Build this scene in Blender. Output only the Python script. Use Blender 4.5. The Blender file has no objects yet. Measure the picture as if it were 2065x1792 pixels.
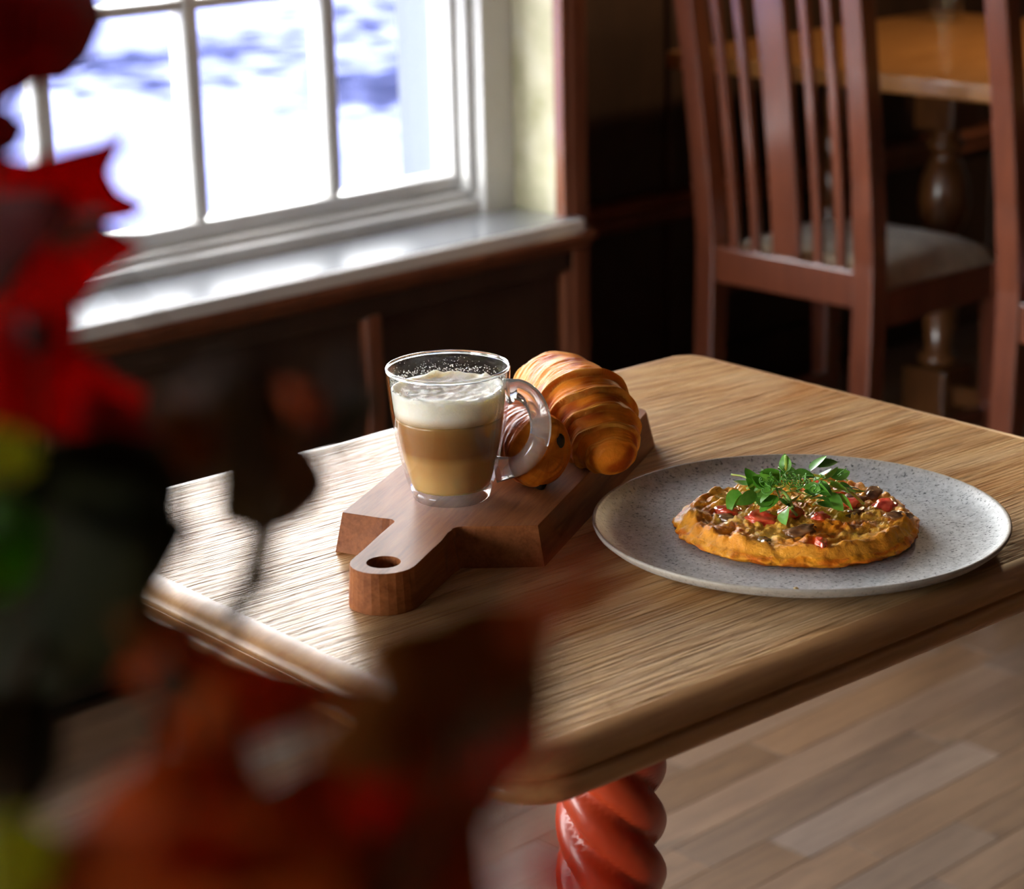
import bpy, bmesh, math, random
from mathutils import Vector, Matrix, noise
random.seed(7)
sc = bpy.context.scene
COL = sc.collection
PI = math.pi

# ------------------------------------------------------------------ camera
B = math.radians(46.9); PITCH = math.radians(17.15); ROLL = math.radians(-1.33)
FPX = 4490.0
CAM = Vector((0, 0, 1.285))
_f0 = Vector((math.cos(B), math.sin(B), 0)); _r0 = Vector((math.sin(B), -math.cos(B), 0))
FW = _f0 * math.cos(PITCH) - Vector((0, 0, 1)) * math.sin(PITCH)
_up = _r0.cross(FW)
RT = _r0 * math.cos(ROLL) + _up * math.sin(ROLL)
UP = _up * math.cos(ROLL) - _r0 * math.sin(ROLL)
cd = bpy.data.cameras.new('camera'); cam = bpy.data.objects.new('camera', cd); COL.objects.link(cam)
cam.matrix_world = Matrix(((RT.x, UP.x, -FW.x, CAM.x), (RT.y, UP.y, -FW.y, CAM.y), (RT.z, UP.z, -FW.z, CAM.z), (0, 0, 0, 1)))
cd.sensor_width = 36; cd.sensor_fit = 'HORIZONTAL'; cd.lens = 36 * FPX / 2065
cd.clip_start = 0.02; cd.clip_end = 300
cd.dof.use_dof = True; cd.dof.focus_distance = 1.55; cd.dof.aperture_fstop = 7.4
sc.camera = cam

# ------------------------------------------------------------------ world, sun, exposure
w = bpy.data.worlds.new('sky'); sc.world = w; w.use_nodes = True
nt = w.node_tree
bg = nt.nodes['Background']
sky = nt.nodes.new('ShaderNodeTexSky'); sky.sky_type = 'NISHITA'; sky.sun_disc = False
sky.sun_elevation = math.radians(50); sky.sun_rotation = math.radians(110); sky.air_density = 1.0; sky.dust_density = 2.0
hs = nt.nodes.new('ShaderNodeHueSaturation'); hs.inputs['Saturation'].default_value = 0.25
nt.links.new(sky.outputs[0], hs.inputs['Color']); wm = nt.nodes.new('ShaderNodeMixRGB'); wm.blend_type = 'MULTIPLY'; wm.inputs[0].default_value = 1; wm.inputs[2].default_value = (1.0, .95, .87, 1)
nt.links.new(hs.outputs[0], wm.inputs[1]); nt.links.new(wm.outputs[0], bg.inputs['Color'])
bg.inputs['Strength'].default_value = 1.0
sd = bpy.data.lights.new('sun', 'SUN'); sun = bpy.data.objects.new('sun', sd); COL.objects.link(sun)
sd.energy = 95; sd.angle = math.radians(0.53); sd.color = (1, .93, .82)
sun.rotation_euler = Vector((-.75, .22, -1)).to_track_quat('-Z', 'Y').to_euler()
sun.location = (12, 4, 14)
def portal(name, loc, normal, sx, sy):
    l = bpy.data.lights.new(name, 'AREA'); l.shape = 'RECTANGLE'; l.size = sx; l.size_y = sy
    l.cycles.is_portal = True
    o = bpy.data.objects.new(name, l); COL.objects.link(o); o.location = loc
    o.rotation_euler = Vector(normal).to_track_quat('-Z', 'Z').to_euler()
portal('daylight_portal', (1.708, 2.86, 1.28), (0, -1, 0), 1.60, 1.36)
portal('daylight_portal', (-.792, 2.86, 1.28), (0, -1, 0), 1.60, 1.36)
portal('daylight_portal', (-3.06, 1.73, 1.28), (1, 0, 0), 1.60, 1.36)
sc.view_settings.view_transform = 'Standard'; sc.view_settings.look = 'None'
sc.view_settings.gamma = 1; sc.view_settings.use_curve_mapping = False
sc.view_settings.exposure = 2.7

# ------------------------------------------------------------------ helpers
def at(px, py, d):
    return CAM + (FW + RT * ((px - 1032.5) / FPX) - UP * ((py - 896) / FPX)) * d
def empty(name, loc=(0, 0, 0), rz=0, parent=None):
    o = bpy.data.objects.new(name, None); COL.objects.link(o); o.location = loc; o.rotation_euler = (0, 0, rz)
    o.empty_display_size = .05
    if parent: o.parent = parent
    return o
def tag(o, label=None, cat=None, group=None, kind=None):
    if label: o['label'] = label
    if cat: o['category'] = cat
    if group: o['group'] = group
    if kind: o['kind'] = kind
    return o
def mk(name, verts, faces, mat, parent=None, loc=(0, 0, 0), smooth=False, rot=(0, 0, 0)):
    me = bpy.data.meshes.new(name); me.from_pydata([tuple(v) for v in verts], [], faces); me.update()
    return ob(name, me, mat, parent, loc, smooth, rot)
def ob(name, me, mat, parent=None, loc=(0, 0, 0), smooth=False, rot=(0, 0, 0)):
    if mat and not me.materials: me.materials.append(mat)
    if smooth: me.polygons.foreach_set('use_smooth', [True] * len(me.polygons))
    o = bpy.data.objects.new(name, me); COL.objects.link(o); o.location = loc; o.rotation_euler = rot
    if parent: o.parent = parent
    return o
def boxmesh(name, x0, x1, y0, y1, z0, z1, bev=0.0, seg=2):
    bm = bmesh.new(); bmesh.ops.create_cube(bm, size=1)
    for v in bm.verts:
        v.co = ((x0 + x1) / 2 + v.co.x * (x1 - x0), (y0 + y1) / 2 + v.co.y * (y1 - y0), (z0 + z1) / 2 + v.co.z * (z1 - z0))
    if bev > 0: bmesh.ops.bevel(bm, geom=bm.edges[:], offset=bev, segments=seg, profile=.5, affect='EDGES')
    me = bpy.data.meshes.new(name); bm.to_mesh(me); bm.free(); return me
def box(name, x0, x1, y0, y1, z0, z1, mat, parent=None, bev=0.0, seg=2, smooth=False):
    return ob(name, boxmesh(name, x0, x1, y0, y1, z0, z1, bev, seg), mat, parent, smooth=smooth)
def lathe(prof, n=48, cap0=True, cap1=True):
    vs, fs = [], []
    for r, z in prof:
        for i in range(n):
            a = 2 * PI * i / n; vs.append((r * math.cos(a), r * math.sin(a), z))
    m = len(prof)
    for j in range(m - 1):
        for i in range(n):
            k = (i + 1) % n
            fs.append((j * n + i, j * n + k, (j + 1) * n + k, (j + 1) * n + i))
    if cap0: fs.append(tuple(range(n - 1, -1, -1)))
    if cap1: fs.append(tuple((m - 1) * n + i for i in range(n)))
    return vs, fs
def spline(pts, n):
    P = [Vector(p) for p in pts]; P = [P[0] * 2 - P[1]] + P + [P[-1] * 2 - P[-2]]
    out = []; m = len(P) - 3
    for s in range(n + 1):
        u = s / n * m; i = min(int(u), m - 1); t = u - i
        a, b, c, d = P[i:i + 4]
        out.append(.5 * ((2 * b) + (c - a) * t + (2 * a - 5 * b + 4 * c - d) * t * t + (3 * b - a - 3 * c + d) * t ** 3))
    return out
def tube(path, rad, n=10, flat=1.0):
    """swept round tube; rad is a number or list"""
    vs, fs = [], []; L = len(path)
    up = Vector((0, 0, 1)); t0 = (path[1] - path[0]).normalized()
    if abs(t0.dot(up)) > .95: up = Vector((1, 0, 0))
    nrm = (up - t0 * up.dot(t0)).normalized()
    for j in range(L):
        t = (path[min(j + 1, L - 1)] - path[max(j - 1, 0)]).normalized()
        nrm = (nrm - t * nrm.dot(t)).normalized(); bn = t.cross(nrm)
        r = rad[j] if isinstance(rad, (list, tuple)) else rad
        for i in range(n):
            a = 2 * PI * i / n; vs.append(path[j] + (nrm * math.cos(a) * flat + bn * math.sin(a)) * r)
    for j in range(L - 1):
        for i in range(n):
            k = (i + 1) % n; fs.append((j * n + i, j * n + k, (j + 1) * n + k, (j + 1) * n + i))
    fs.append(tuple(range(n - 1, -1, -1))); fs.append(tuple((L - 1) * n + i for i in range(n)))
    return vs, fs
def sweep_rect(path, wx, wy):
    """vertical-ish rectangular post: path of (x,y,z,scale)"""
    vs, fs = [], []
    for p in path:
        s = p[3] if len(p) > 3 else 1
        for a, b in ((-1, -1), (1, -1), (1, 1), (-1, 1)):
            vs.append((p[0] + a * wx / 2 * s, p[1] + b * wy / 2 * s, p[2]))
    for j in range(len(path) - 1):
        for i in range(4):
            k = (i + 1) % 4; fs.append((j * 4 + i, j * 4 + k, j * 4 + 4 + k, j * 4 + 4 + i))
    fs.append((3, 2, 1, 0)); n = (len(path) - 1) * 4; fs.append((n, n + 1, n + 2, n + 3))
    return vs, fs
def bevel_mod(o, wd, seg=2):
    m = o.modifiers.new('bevel', 'BEVEL'); m.width = wd; m.segments = seg; m.limit_method = 'ANGLE'
    return o
def prism(outline, z0, z1, grow=0.0):
    n = len(outline); vs = []
    cx = sum(p[0] for p in outline) / n; cy = sum(p[1] for p in outline) / n
    return [(p[0], p[1], z0) for p in outline] + [(p[0], p[1], z1) for p in outline], \
        [tuple(range(n - 1, -1, -1)), tuple(range(n, 2 * n))] + [(i, (i + 1) % n, n + (i + 1) % n, n + i) for i in range(n)]

# ------------------------------------------------------------------ materials
class Mat:
    def __init__(s, name):
        s.m = bpy.data.materials.new(name); s.m.use_nodes = True; s.t = s.m.node_tree
        s.p = s.t.nodes['Principled BSDF']; s.out = s.t.nodes['Material Output']
    def n(s, typ, **kw):
        x = s.t.nodes.new('ShaderNode' + typ)
        for k, v in kw.items():
            if hasattr(x, k): setattr(x, k, v)
            else: x.inputs[k.replace('_', ' ')].default_value = v
        return x
    def l(s, a, b): s.t.links.new(a, b)
    def set(s, **kw):
        for k, v in kw.items(): s.p.inputs[k.replace('_', ' ')].default_value = v
        return s
    def coord(s, scale=(1, 1, 1), typ='Object', rot=(0, 0, 0)):
        c = s.n('TexCoord'); mp = s.n('Mapping'); mp.inputs['Scale'].default_value = scale; mp.inputs['Rotation'].default_value = rot
        s.l(c.outputs[typ], mp.inputs[0]); return mp.outputs[0]
    def noise(s, vec, scale=5, detail=4, rough=.55, dist=0.0):
        x = s.n('TexNoise'); x.inputs['Scale'].default_value = scale; x.inputs['Detail'].default_value = detail
        x.inputs['Roughness'].default_value = rough; x.inputs['Distortion'].default_value = dist
        if vec is not None: s.l(vec, x.inputs['Vector'])
        return x.outputs[0]
    def ramp(s, fac, stops, interp='LINEAR'):
        r = s.n('ValToRGB'); e = r.color_ramp.elements; r.color_ramp.interpolation = interp
        while len(e) < len(stops): e.new(.5)
        for q, (pos, c) in zip(e, stops):
            q.position = pos; q.color = (c[0], c[1], c[2], 1) if not isinstance(c, (int, float)) else (c, c, c, 1)
        s.l(fac, r.inputs[0]); return r.outputs[0]
    def mix(s, a, b, fac, mode='MIX'):
        x = s.n('MixRGB'); x.blend_type = mode
        for i, v in ((0, fac), (1, a), (2, b)):
            if hasattr(v, 'links'): s.l(v, x.inputs[i])
            elif isinstance(v, (int, float)): x.inputs[i].default_value = v if i == 0 else (v, v, v, 1)
            else: x.inputs[i].default_value = (*v, 1)
        return x.outputs[0]
    def math(s, op, a, b=0.0):
        x = s.n('Math'); x.operation = op
        for i, v in ((0, a), (1, b)):
            if hasattr(v, 'links'): s.l(v, x.inputs[i])
            else: x.inputs[i].default_value = v
        return x.outputs[0]
    def base(s, c): s.l(c, s.p.inputs['Base Color']); return s
    def bump(s, h, strength=.3, dist=.002):
        b = s.n('Bump'); b.inputs['Strength'].default_value = strength; b.inputs['Distance'].default_value = dist
        s.l(h, b.inputs['Height']); s.l(b.outputs[0], s.p.inputs['Normal']); return s
def plain(name, c, rough=.5, **kw):
    return Mat(name).set(Base_Color=(*c, 1), Roughness=rough, **kw).m
def wood(name, dark, light, scale=(3, 40, 40), rough=.35, coat=0.0, bump=.15, contrast=(.3, .7), rnd=0.0, dist=.6, coat_rough=.15, bdist=.001):
    M = Mat(name); v = M.coord(scale)
    if rnd:
        oi = M.n('ObjectInfo'); ad = M.n('VectorMath'); ad.operation = 'ADD'; sclr = M.n('VectorMath'); sclr.operation = 'SCALE'
        M.l(oi.outputs['Location'], sclr.inputs[0]); sclr.inputs['Scale'].default_value = 13.7
        M.l(v, ad.inputs[0]); M.l(sclr.outputs[0], ad.inputs[1]); v = ad.outputs[0]
    n1 = M.noise(v, 1.0, 6, .6, dist); n2 = M.noise(v, 5.0, 3, .6, .2)
    h = M.mix(n1, n2, .35)
    c = M.ramp(h, [(contrast[0], dark), (contrast[1], light)])
    if rnd:
        hsv = M.n('HueSaturation'); M.l(c, hsv.inputs['Color'])
        r = M.n('MapRange'); r.inputs[3].default_value = 1 - rnd; r.inputs[4].default_value = 1 + rnd
        M.l(oi.outputs['Random'], r.inputs[0]); M.l(r.outputs[0], hsv.inputs['Value'])
        r2 = M.n('MapRange'); r2.inputs[3].default_value = .75; r2.inputs[4].default_value = 1.15
        mm = M.math('FRACT', M.math('MULTIPLY', oi.outputs['Random'], 7.3)); M.l(mm, r2.inputs[0]); M.l(r2.outputs[0], hsv.inputs['Saturation'])
        c = hsv.outputs[0]
    M.base(c); M.set(Roughness=rough, Coat_Weight=coat, Coat_Roughness=coat_rough)
    if bump: M.bump(h, bump, bdist)
    return M
def thin_glass(name, tint=(1, 1, 1), ior=1.45, rough=0.0, maxr=1.0):
    M = Mat(name); M.t.nodes.remove(M.p)
    tr = M.n('BsdfTransparent'); tr.inputs[0].default_value = (*tint, 1)
    gl = M.n('BsdfGlossy'); gl.inputs['Roughness'].default_value = rough
    lw = M.n('LayerWeight'); lw.inputs[0].default_value = .5
    f0 = ((ior - 1) / (ior + 1)) ** 2
    fr = M.math('ADD', M.math('MULTIPLY', M.math('POWER', lw.outputs['Facing'], 4.0), maxr * (1 - f0)), f0)
    mx = M.n('MixShader'); M.l(fr, mx.inputs[0]); M.l(tr.outputs[0], mx.inputs[1]); M.l(gl.outputs[0], mx.inputs[2])
    M.l(mx.outputs[0], M.out.inputs[0]); return M.m

# ---- setting materials
def white_paint():
    M = Mat('white_gloss_paint'); v = M.coord((1, 1, 1))
    n = M.noise(v, 9, 4); c = M.ramp(n, [(.3, (.60, .59, .57)), (.7, (.68, .67, .65))]); M.base(c)
    M.set(Roughness=.35); return M.m
WHITE = white_paint()
def sill_paint():
    M = Mat('sill_gloss_paint'); v = M.coord((1, 1, 1)); n = M.noise(v, 6, 4)
    M.base(M.ramp(n, [(.3, (.165, .175, .195)), (.7, (.195, .205, .225))])); M.set(Roughness=.3, Coat_Weight=1.0, Coat_Roughness=.02, Coat_IOR=1.5); return M.m
SILL = sill_paint()
def plaster():
    M = Mat('mottled_plaster'); v = M.coord((1, 1, 1)); n = M.noise(v, 14, 6, .6); n2 = M.noise(v, 90, 3)
    M.base(M.ramp(n, [(.3, (.36, .34, .20)), (.55, (.52, .49, .34)), (.75, (.58, .56, .46))])); M.set(Roughness=.8); M.bump(n2, .3, .002); return M.m
PLASTER = plaster()
DARKWOOD = wood('dark_panel_oak', (.016, .0085, .005), (.045, .021, .011), (6, 6, 1.2), .38, .15, .12).m
TRIMWOOD = wood('mahogany_trim', (.10, .028, .012), (.22, .07, .03), (20, 20, 2), .33, .3, .1).m
CEIL = plain('cream_ceiling', (.40, .34, .25), .9)
WALLP = plain('dim_painted_wall', (.15, .10, .065), .85)
FLOORM = wood('oak_floor_strip', (.115, .062, .034), (.255, .155, .088), (3.2, 34, 34), .5, .08, .12, (.28, .72), rnd=.22, coat_rough=.3)
_v = FLOORM.coord((2.2, 14, 14)); _k = FLOORM.ramp(FLOORM.noise(_v, 1.6, 3, .5, .4), [(.30, .35), (.38, 1.0)])
_src = FLOORM.p.inputs['Base Color'].links[0].from_socket
FLOORM.base(FLOORM.mix(_src, _k, .75, 'MULTIPLY')); FLOORM = FLOORM.m
GLASS = thin_glass('window_glass', (.97, .98, .99), 1.35)

# ------------------------------------------------------------------ setting: floor
floor = tag(box('floor', -3.1, 5.3, -3.1, 3.1, -.12, -.012, DARKWOOD), 'dark sub floor beneath the worn oak strip boards', kind='structure')
PW = .068
plank_cache = {}
def plank(L):
    k = round(L, 2)
    if k not in plank_cache:
        plank_cache[k] = boxmesh('plank', -k / 2 + .0006, k / 2 - .0006, -PW / 2 + .0003, PW / 2 - .0003, -.012, 0, .0006, 1)
    return plank_cache[k]
y = .62
while y < 2.94:
    x = .10 if y < 2.58 else 2.64
    while x < 4.34:
        L = random.choice((.40, .48, .56, .66, .76)); L = round(min(L, 4.35 - x), 2)
        if L < .02: break
        ob('plank', plank(L), FLOORM, floor, (x + L / 2, y, 0)); x = round(x + L, 3)
    y += PW
def floor_rest():
    vs, fs = [], []
    for (x0, x1, y0, y1) in ((-3.1, 5.2, -3.1, .62 - PW / 2), (-3.1, .10, .62 - PW / 2, 2.60), (4.35, 5.2, .62 - PW / 2, 2.97)):
        yy = y0
        while yy < y1 - .01:
            xx = x0 - random.random() * .5
            while xx < x1:
                L = random.choice((.5, .7, .9)); a, b = max(xx, x0), min(xx + L, x1) - .0012; c, d = yy, min(yy + PW, y1) - .0012
                if b - a > .01:
                    n = len(vs); vs += [(a, c, 0), (b, c, 0), (b, d, 0), (a, d, 0), (a, c, -.012), (b, c, -.012), (b, d, -.012), (a, d, -.012)]
                    fs += [(n, n + 1, n + 2, n + 3), (n, n + 4, n + 5, n + 1), (n + 1, n + 5, n + 6, n + 2), (n + 2, n + 6, n + 7, n + 3), (n + 3, n + 7, n + 4, n)]
                xx += L
            yy += PW
    tag(mk('plank_field', vs, fs, FLOORM, floor), kind='stuff')
floor_rest()

# ------------------------------------------------------------------ setting: walls
HCEIL = 2.55
Z0, Z1 = .545, 2.03      # window recess
wl = empty('wall_left'); tag(wl, 'dark panelled window wall with a deep plastered recess', kind='structure')
WY, WB = 2.62, 3.00      # panel face, outer face
XA, XB = .85, 2.587      # main recess
XC, XD = -1.65, .087     # second recess towards the room's front
# masonry
box('masonry', -3.1, 2.60, WY + .012, WB, -.02, Z0 - .03, DARKWOOD, wl)
box('masonry', -3.1, 2.60, WY + .012, WB, Z1, HCEIL, WALLP, wl)
box('masonry', -3.1, XC, WY + .012, WB, Z0 - .03, Z1, PLASTER, wl)
box('masonry', XD, XA, WY + .012, WB, Z0 - .03, Z1, PLASTER, wl)
box('masonry', XB, 2.625, WY + .012, WB, Z0 - .03, HCEIL, PLASTER, wl)
# panelling below the sill
stiles = [-2.6, -2.0, -1.4, -.8, -.2, .4, .98, 1.56, 2.135]
for i, x in enumerate(stiles):
    bevel_mod(box('panel_stile', x, x + .032, WY - .016, WY + .012, .11, .46, TRIMWOOD, wl), .006)
    nx = (stiles[i + 1] if i + 1 < len(stiles) else 2.565)
    box('panel', x + .032, nx, WY + .004, WY + .012, .11, .46, DARKWOOD, wl)
box('panel_rail', -3.1, 2.60, WY - .012, WY + .012, .455, .505, DARKWOOD, wl, .004)
box('skirting', -3.1, 2.60, WY - .02, WY + .012, 0, .11, DARKWOOD, wl, .004)
# moulded apron under the sill board (profile swept along x)
def xprofile(name, prof, x0, x1, mat, parent):
    n = len(prof); vs = [(x0, p[0], p[1]) for p in prof] + [(x1, p[0], p[1]) for p in prof]
    fs = [(i, (i + 1) % n, n + (i + 1) % n, n + i) for i in range(n)] + [tuple(range(n - 1, -1, -1)), tuple(range(n, 2 * n))]
    return mk(name, vs, fs, mat, parent)
o = xprofile('sill_apron', [(WY + .012, .528), (WY - .030, .528), (WY - .036, .522), (WY - .038, .514), (WY - .030, .508), (WY - .026, .500), (WY - .014, .490), (WY + .012, .486)], -3.1, 2.622, TRIMWOOD, wl)
# corner post
o = box('corner_post', 2.588, 2.630, WY - .016, WB - .02, .0, HCEIL, TRIMWOOD, wl, .008, 3)
box('corner_post_bead', 2.574, 2.592, WY - .012, WY + .014, .0, HCEIL, TRIMWOOD, wl, .005, 3)

STONE = plain('weathered_outer_stone', (.10, .115, .15), .85)
for xx in (2.562, .062): box('outer_reveal', xx, xx + .026, 2.874, 3.01, Z0 - .02, Z1, STONE, wl)
# the alcove beyond the post
wa = empty('wall_alcove'); tag(wa, 'dark panelled alcove wall behind the far table', kind='structure')
box('alcove_masonry', 2.634, 5.2, 2.975, 2.998, -.02, HCEIL, DARKWOOD, wa)
for i in range(5):
    x = 2.66 + i * .55
    bevel_mod(box('panel_stile', x, x + .08, 2.955, 2.98, .11, .40, DARKWOOD, wa), .006)
    bevel_mod(box('panel_stile', x, x + .08, 2.955, 2.98, .46, 2.0, DARKWOOD, wa), .006)
    box('panel', x + .08, min(x + .55, 5.2), 2.968, 2.98, .11, .40, DARKWOOD, wa)
    box('panel', x + .08, min(x + .55, 5.2), 2.968, 2.98, .46, 2.0, DARKWOOD, wa)
xprofile('dado_rail', [(2.98, .395), (2.950, .400), (2.940, .412), (2.944, .425), (2.932, .432), (2.928, .446), (2.934, .455), (2.98, .458)], 2.64, 5.2, TRIMWOOD, wa)
box('skirting', 2.64, 5.2, 2.945, 2.98, 0, .11, DARKWOOD, wa, .004)
tag(box('wall_far', 5.2, 5.3, -3.1, 3.05, -.02, HCEIL, DARKWOOD), 'dark far end wall of the room', kind='structure')
tag(box('wall_right', -3.1, 5.2, -3.2, -3.1, -.02, HCEIL, WALLP), 'plain painted wall on the right of the room', kind='structure')
tag(box('ceiling', -3.2, 5.3, -3.2, 3.05, HCEIL, HCEIL + .1, CEIL), 'cream ceiling of the room', kind='structure')
wb = empty('wall_back'); tag(wb, 'painted wall with a window behind the viewer', kind='structure')
box('masonry', -3.2, -3.1, -3.1, 3.0, -.02, Z0, WALLP, wb)
box('masonry', -3.2, -3.1, -3.1, 3.0, Z1, HCEIL, WALLP, wb)
for a, b in ((-3.1, .863), (2.60, 3.0)): box('masonry', -3.2, -3.1, a, b, Z0, Z1, WALLP, wb)

# ------------------------------------------------------------------ windows
def window(name, label, loc, rz, sill=True):
    """local x along the wall (right jamb face at x=0, going negative), local y outward, y=0 the frame face"""
    r = empty(name, loc, rz); tag(r, label, kind='structure')
    W = 1.737
    pane_w, mun, gx1 = .235, .030, -.099
    gx0 = gx1 - 6 * pane_w - 5 * mun
    gz0, gz1, ph, bar = .612, 1.946, .320, .018
    # outer box frame
    bevel_mod(box('frame_jamb', -.070, 0, 0, .13, Z0, Z1, WHITE, r), .003)
    bevel_mod(box('frame_jamb', -W, -W + .070, 0, .13, Z0, Z1, WHITE, r), .003)
    bevel_mod(box('frame_head', -W + .07, -.07, 0, .13, Z1 - .06, Z1, WHITE, r), .003)
    bevel_mod(box('frame_bottom', -W + .07, -.07, .012, .13, Z0, .569, WHITE, r), .003)
    bevel_mod(box('frame_step', -W + .075, -.075, .030, .13, .569, .583, WHITE, r), .004)
    bevel_mod(box('stop_bead', -.086, -.070, .022, .06, .583, Z1 - .06, WHITE, r), .004)
    bevel_mod(box('stop_bead', -W + .070, -W + .086, .022, .06, .583, Z1 - .06, WHITE, r), .004)
    # sash
    bevel_mod(box('sash_stile', gx1, -.074, .045, .095, .585, gz1 + .03, WHITE, r), .006, 3)
    bevel_mod(box('sash_stile', -W + .074, gx0, .045, .095, .585, gz1 + .03, WHITE, r), .006, 3)
    bevel_mod(box('sash_rail', gx0, gx1, .045, .095, .585, gz0, WHITE, r), .006, 3)
    bevel_mod(box('sash_rail', gx0, gx1, .045, .095, gz1, gz1 + .03, WHITE, r), .006, 3)
    mm = None
    for i in range(1, 6):
        x = gx0 + i * pane_w + (i - 1) * mun
        bevel_mod(box('glazing_bar', x, x + mun, .050, .092, gz0, gz1, WHITE, r), .009, 3)
    for j in range(1, 4):
        z = gz0 + j * ph + (j - 1) * bar
        bevel_mod(box('glazing_bar', gx0, gx1, .053, .090, z, z + bar, WHITE, r), .006, 3)
    pm = boxmesh('pane', 0, pane_w, -.0015, .0015, 0, ph)
    for i in range(6):
        for j in range(4):
            ob('pane', pm, GLASS, r, (gx0 + i * (pane_w + mun), .080, gz0 + j * (ph + bar)))
    if sill:
        box('sill_board', -W - .02, .012, -.1445, .02, Z0 - .022, Z0 + .003, SILL, r, .002, 2)
        box('sill_nosing', -W - .02, .014, -.156, -.1445, Z0 - .023, Z0 + .002, WHITE, r, .005, 4)
    return r
window('window_1', 'white painted sash window with small panes above a glossy sill', (2.587, 2.742, 0), 0)
window('window_2', 'white small-paned window further left along the panelled wall', (.087, 2.742, 0), 0)
window('window_3', 'white small-paned window behind the viewer', (-3.12, 2.60, 0), PI / 2, False)

# ------------------------------------------------------------------ outdoors
def ground_mat():
    M = Mat('pale_blue_grey_paving'); v = M.coord((1, 1, 1)); n = M.noise(v, 3, 6, .6)
    M.base(M.ramp(n, [(.3, (.0062, .0078, .021)), (.7, (.0105, .0125, .030))])); M.set(Roughness=.95, Specular_IOR_Level=0.0); return M.m
tag(box('ground', -60, 70, 3.02, 90, -.35, -.15, ground_mat()), 'sunlit paved yard outside the window', kind='structure')
BARK = plain('bark', (.10, .07, .05), .9)
LEAFG = plain('tree_leaf', (.06, .12, .03), .6)
def tree():
    base = Vector((13.5, 7.2, -.15)); r = empty('tree', base)
    tag(r, 'leafy tree dappling the yard outside', 'tree')
    vs, fs = tube(spline([(0, 0, 0), (.05, 0, 1.5), (-.1, .1, 3), (-.8, .3, 4.6)], 12), [.20 - .012 * i for i in range(13)], 10)
    mk('trunk', vs, fs, BARK, r, smooth=True)
    rng = random.Random(3); V, Fs = [], []
    blobs = [(-1.2 + rng.uniform(-2.4, 2.6), .1 + rng.uniform(-2.2, 2.0), 5.0 + rng.uniform(-.6, .9), rng.uniform(.35, .8)) for _ in range(46)]
    for bx, by, bz, br in blobs:
        for _ in range(int(130 * br)):
            d = Vector((rng.gauss(0, 1), rng.gauss(0, 1), rng.gauss(0, .6))) * br * .55
            c = Vector((bx, by, bz)) + d; a = Vector((rng.uniform(-1, 1), rng.uniform(-1, 1), rng.uniform(-.5, .5))).normalized() * .10
            b = a.cross(Vector((rng.uniform(-1, 1), rng.uniform(-1, 1), 1))).normalized() * .06
            n = len(V); V += [c - a, c + b, c + a, c - b]; Fs.append((n, n + 1, n + 2, n + 3))
    tag(mk('foliage', V, Fs, LEAFG, r), kind='stuff')
tree()

# ------------------------------------------------------------------ main table
DA = math.radians(-2.8)
UT = Vector((math.cos(DA), math.sin(DA), 0)); VT = Vector((-UT.y, UT.x, 0))
TC = UT * 1.066 + VT * 1.1265; HT = .76
def table_wood():
    M = Mat('worn_varnished_oak'); v = M.coord((1, 1, 1))
    big = M.noise(M.coord((2.0, 7, 4)), 1.0, 3, .5, .3)
    # cathedral grain: contour lines of a slow noise drawn out along the board
    f = M.noise(M.coord((.9, 5.0, 3.0)), 1.6, 1.5, .45, .25)
    ring = M.math('ADD', M.math('MULTIPLY', M.math('SINE', M.math('MULTIPLY', f, 150)), .5), .5)
    fine = M.noise(M.coord((12, 330, 330)), 1.0, 3, .6, .15)
    pores = M.noise(M.coord((26, 260, 260)), 1.0, 2, .5, .1)
    c = M.ramp(ring, [(.0, (.38, .175, .055)), (.5, (.51, .27, .100)), (1.0, (.57, .33, .14))])
    c = M.mix(c, (.47, .175, .040), M.ramp(big, [(.45, 0.0), (.75, .8)]))
    c = M.mix(c, (.66, .44, .24), M.ramp(M.noise(M.coord((3, 9, 4)), 1.3, 4, .6, .5), [(.42, 0.0), (.70, .75)]))
    c = M.mix(c, M.ramp(fine, [(.32, .42), (.50, 1.0)]), .6, 'MULTIPLY')
    c = M.mix(c, (.20, .085, .03), M.ramp(pores, [(.28, .55), (.36, 0.0)]))
    M.base(c)
    h = M.mix(M.ramp(fine, [(.35, 0.0), (.6, 1.0)]), M.ramp(ring, [(0, 0.0), (.4, 1.0)]), .22)
    M.set(Roughness=.36, Coat_Weight=.0, Specular_IOR_Level=.11)
    M.bump(h, .9, .0011); return M.m
TW = table_wood()
EDGEW = wood('worn_oak_edge', (.34, .150, .050), (.54, .285, .105), (4, 60, 60), .36, .1, .12, coat_rough=.2).m
LEGW = wood('glossy_mahogany', (.36, .030, .007), (.50, .060, .014), (8, 8, 3), .34, .35, .04, coat_rough=.2).m
def rrect(hx, hy, r, n=8):
    out = []
    for cx, cy, a0 in ((hx - r, hy - r, 0), (-hx + r, hy - r, PI / 2), (-hx + r, -hy + r, PI), (hx - r, -hy + r, 3 * PI / 2)):
        for i in range(n + 1):
            a = a0 + PI / 2 * i / n; out.append((cx + r * math.cos(a), cy + r * math.sin(a), math.cos(a), math.sin(a)))
    return out
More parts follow.
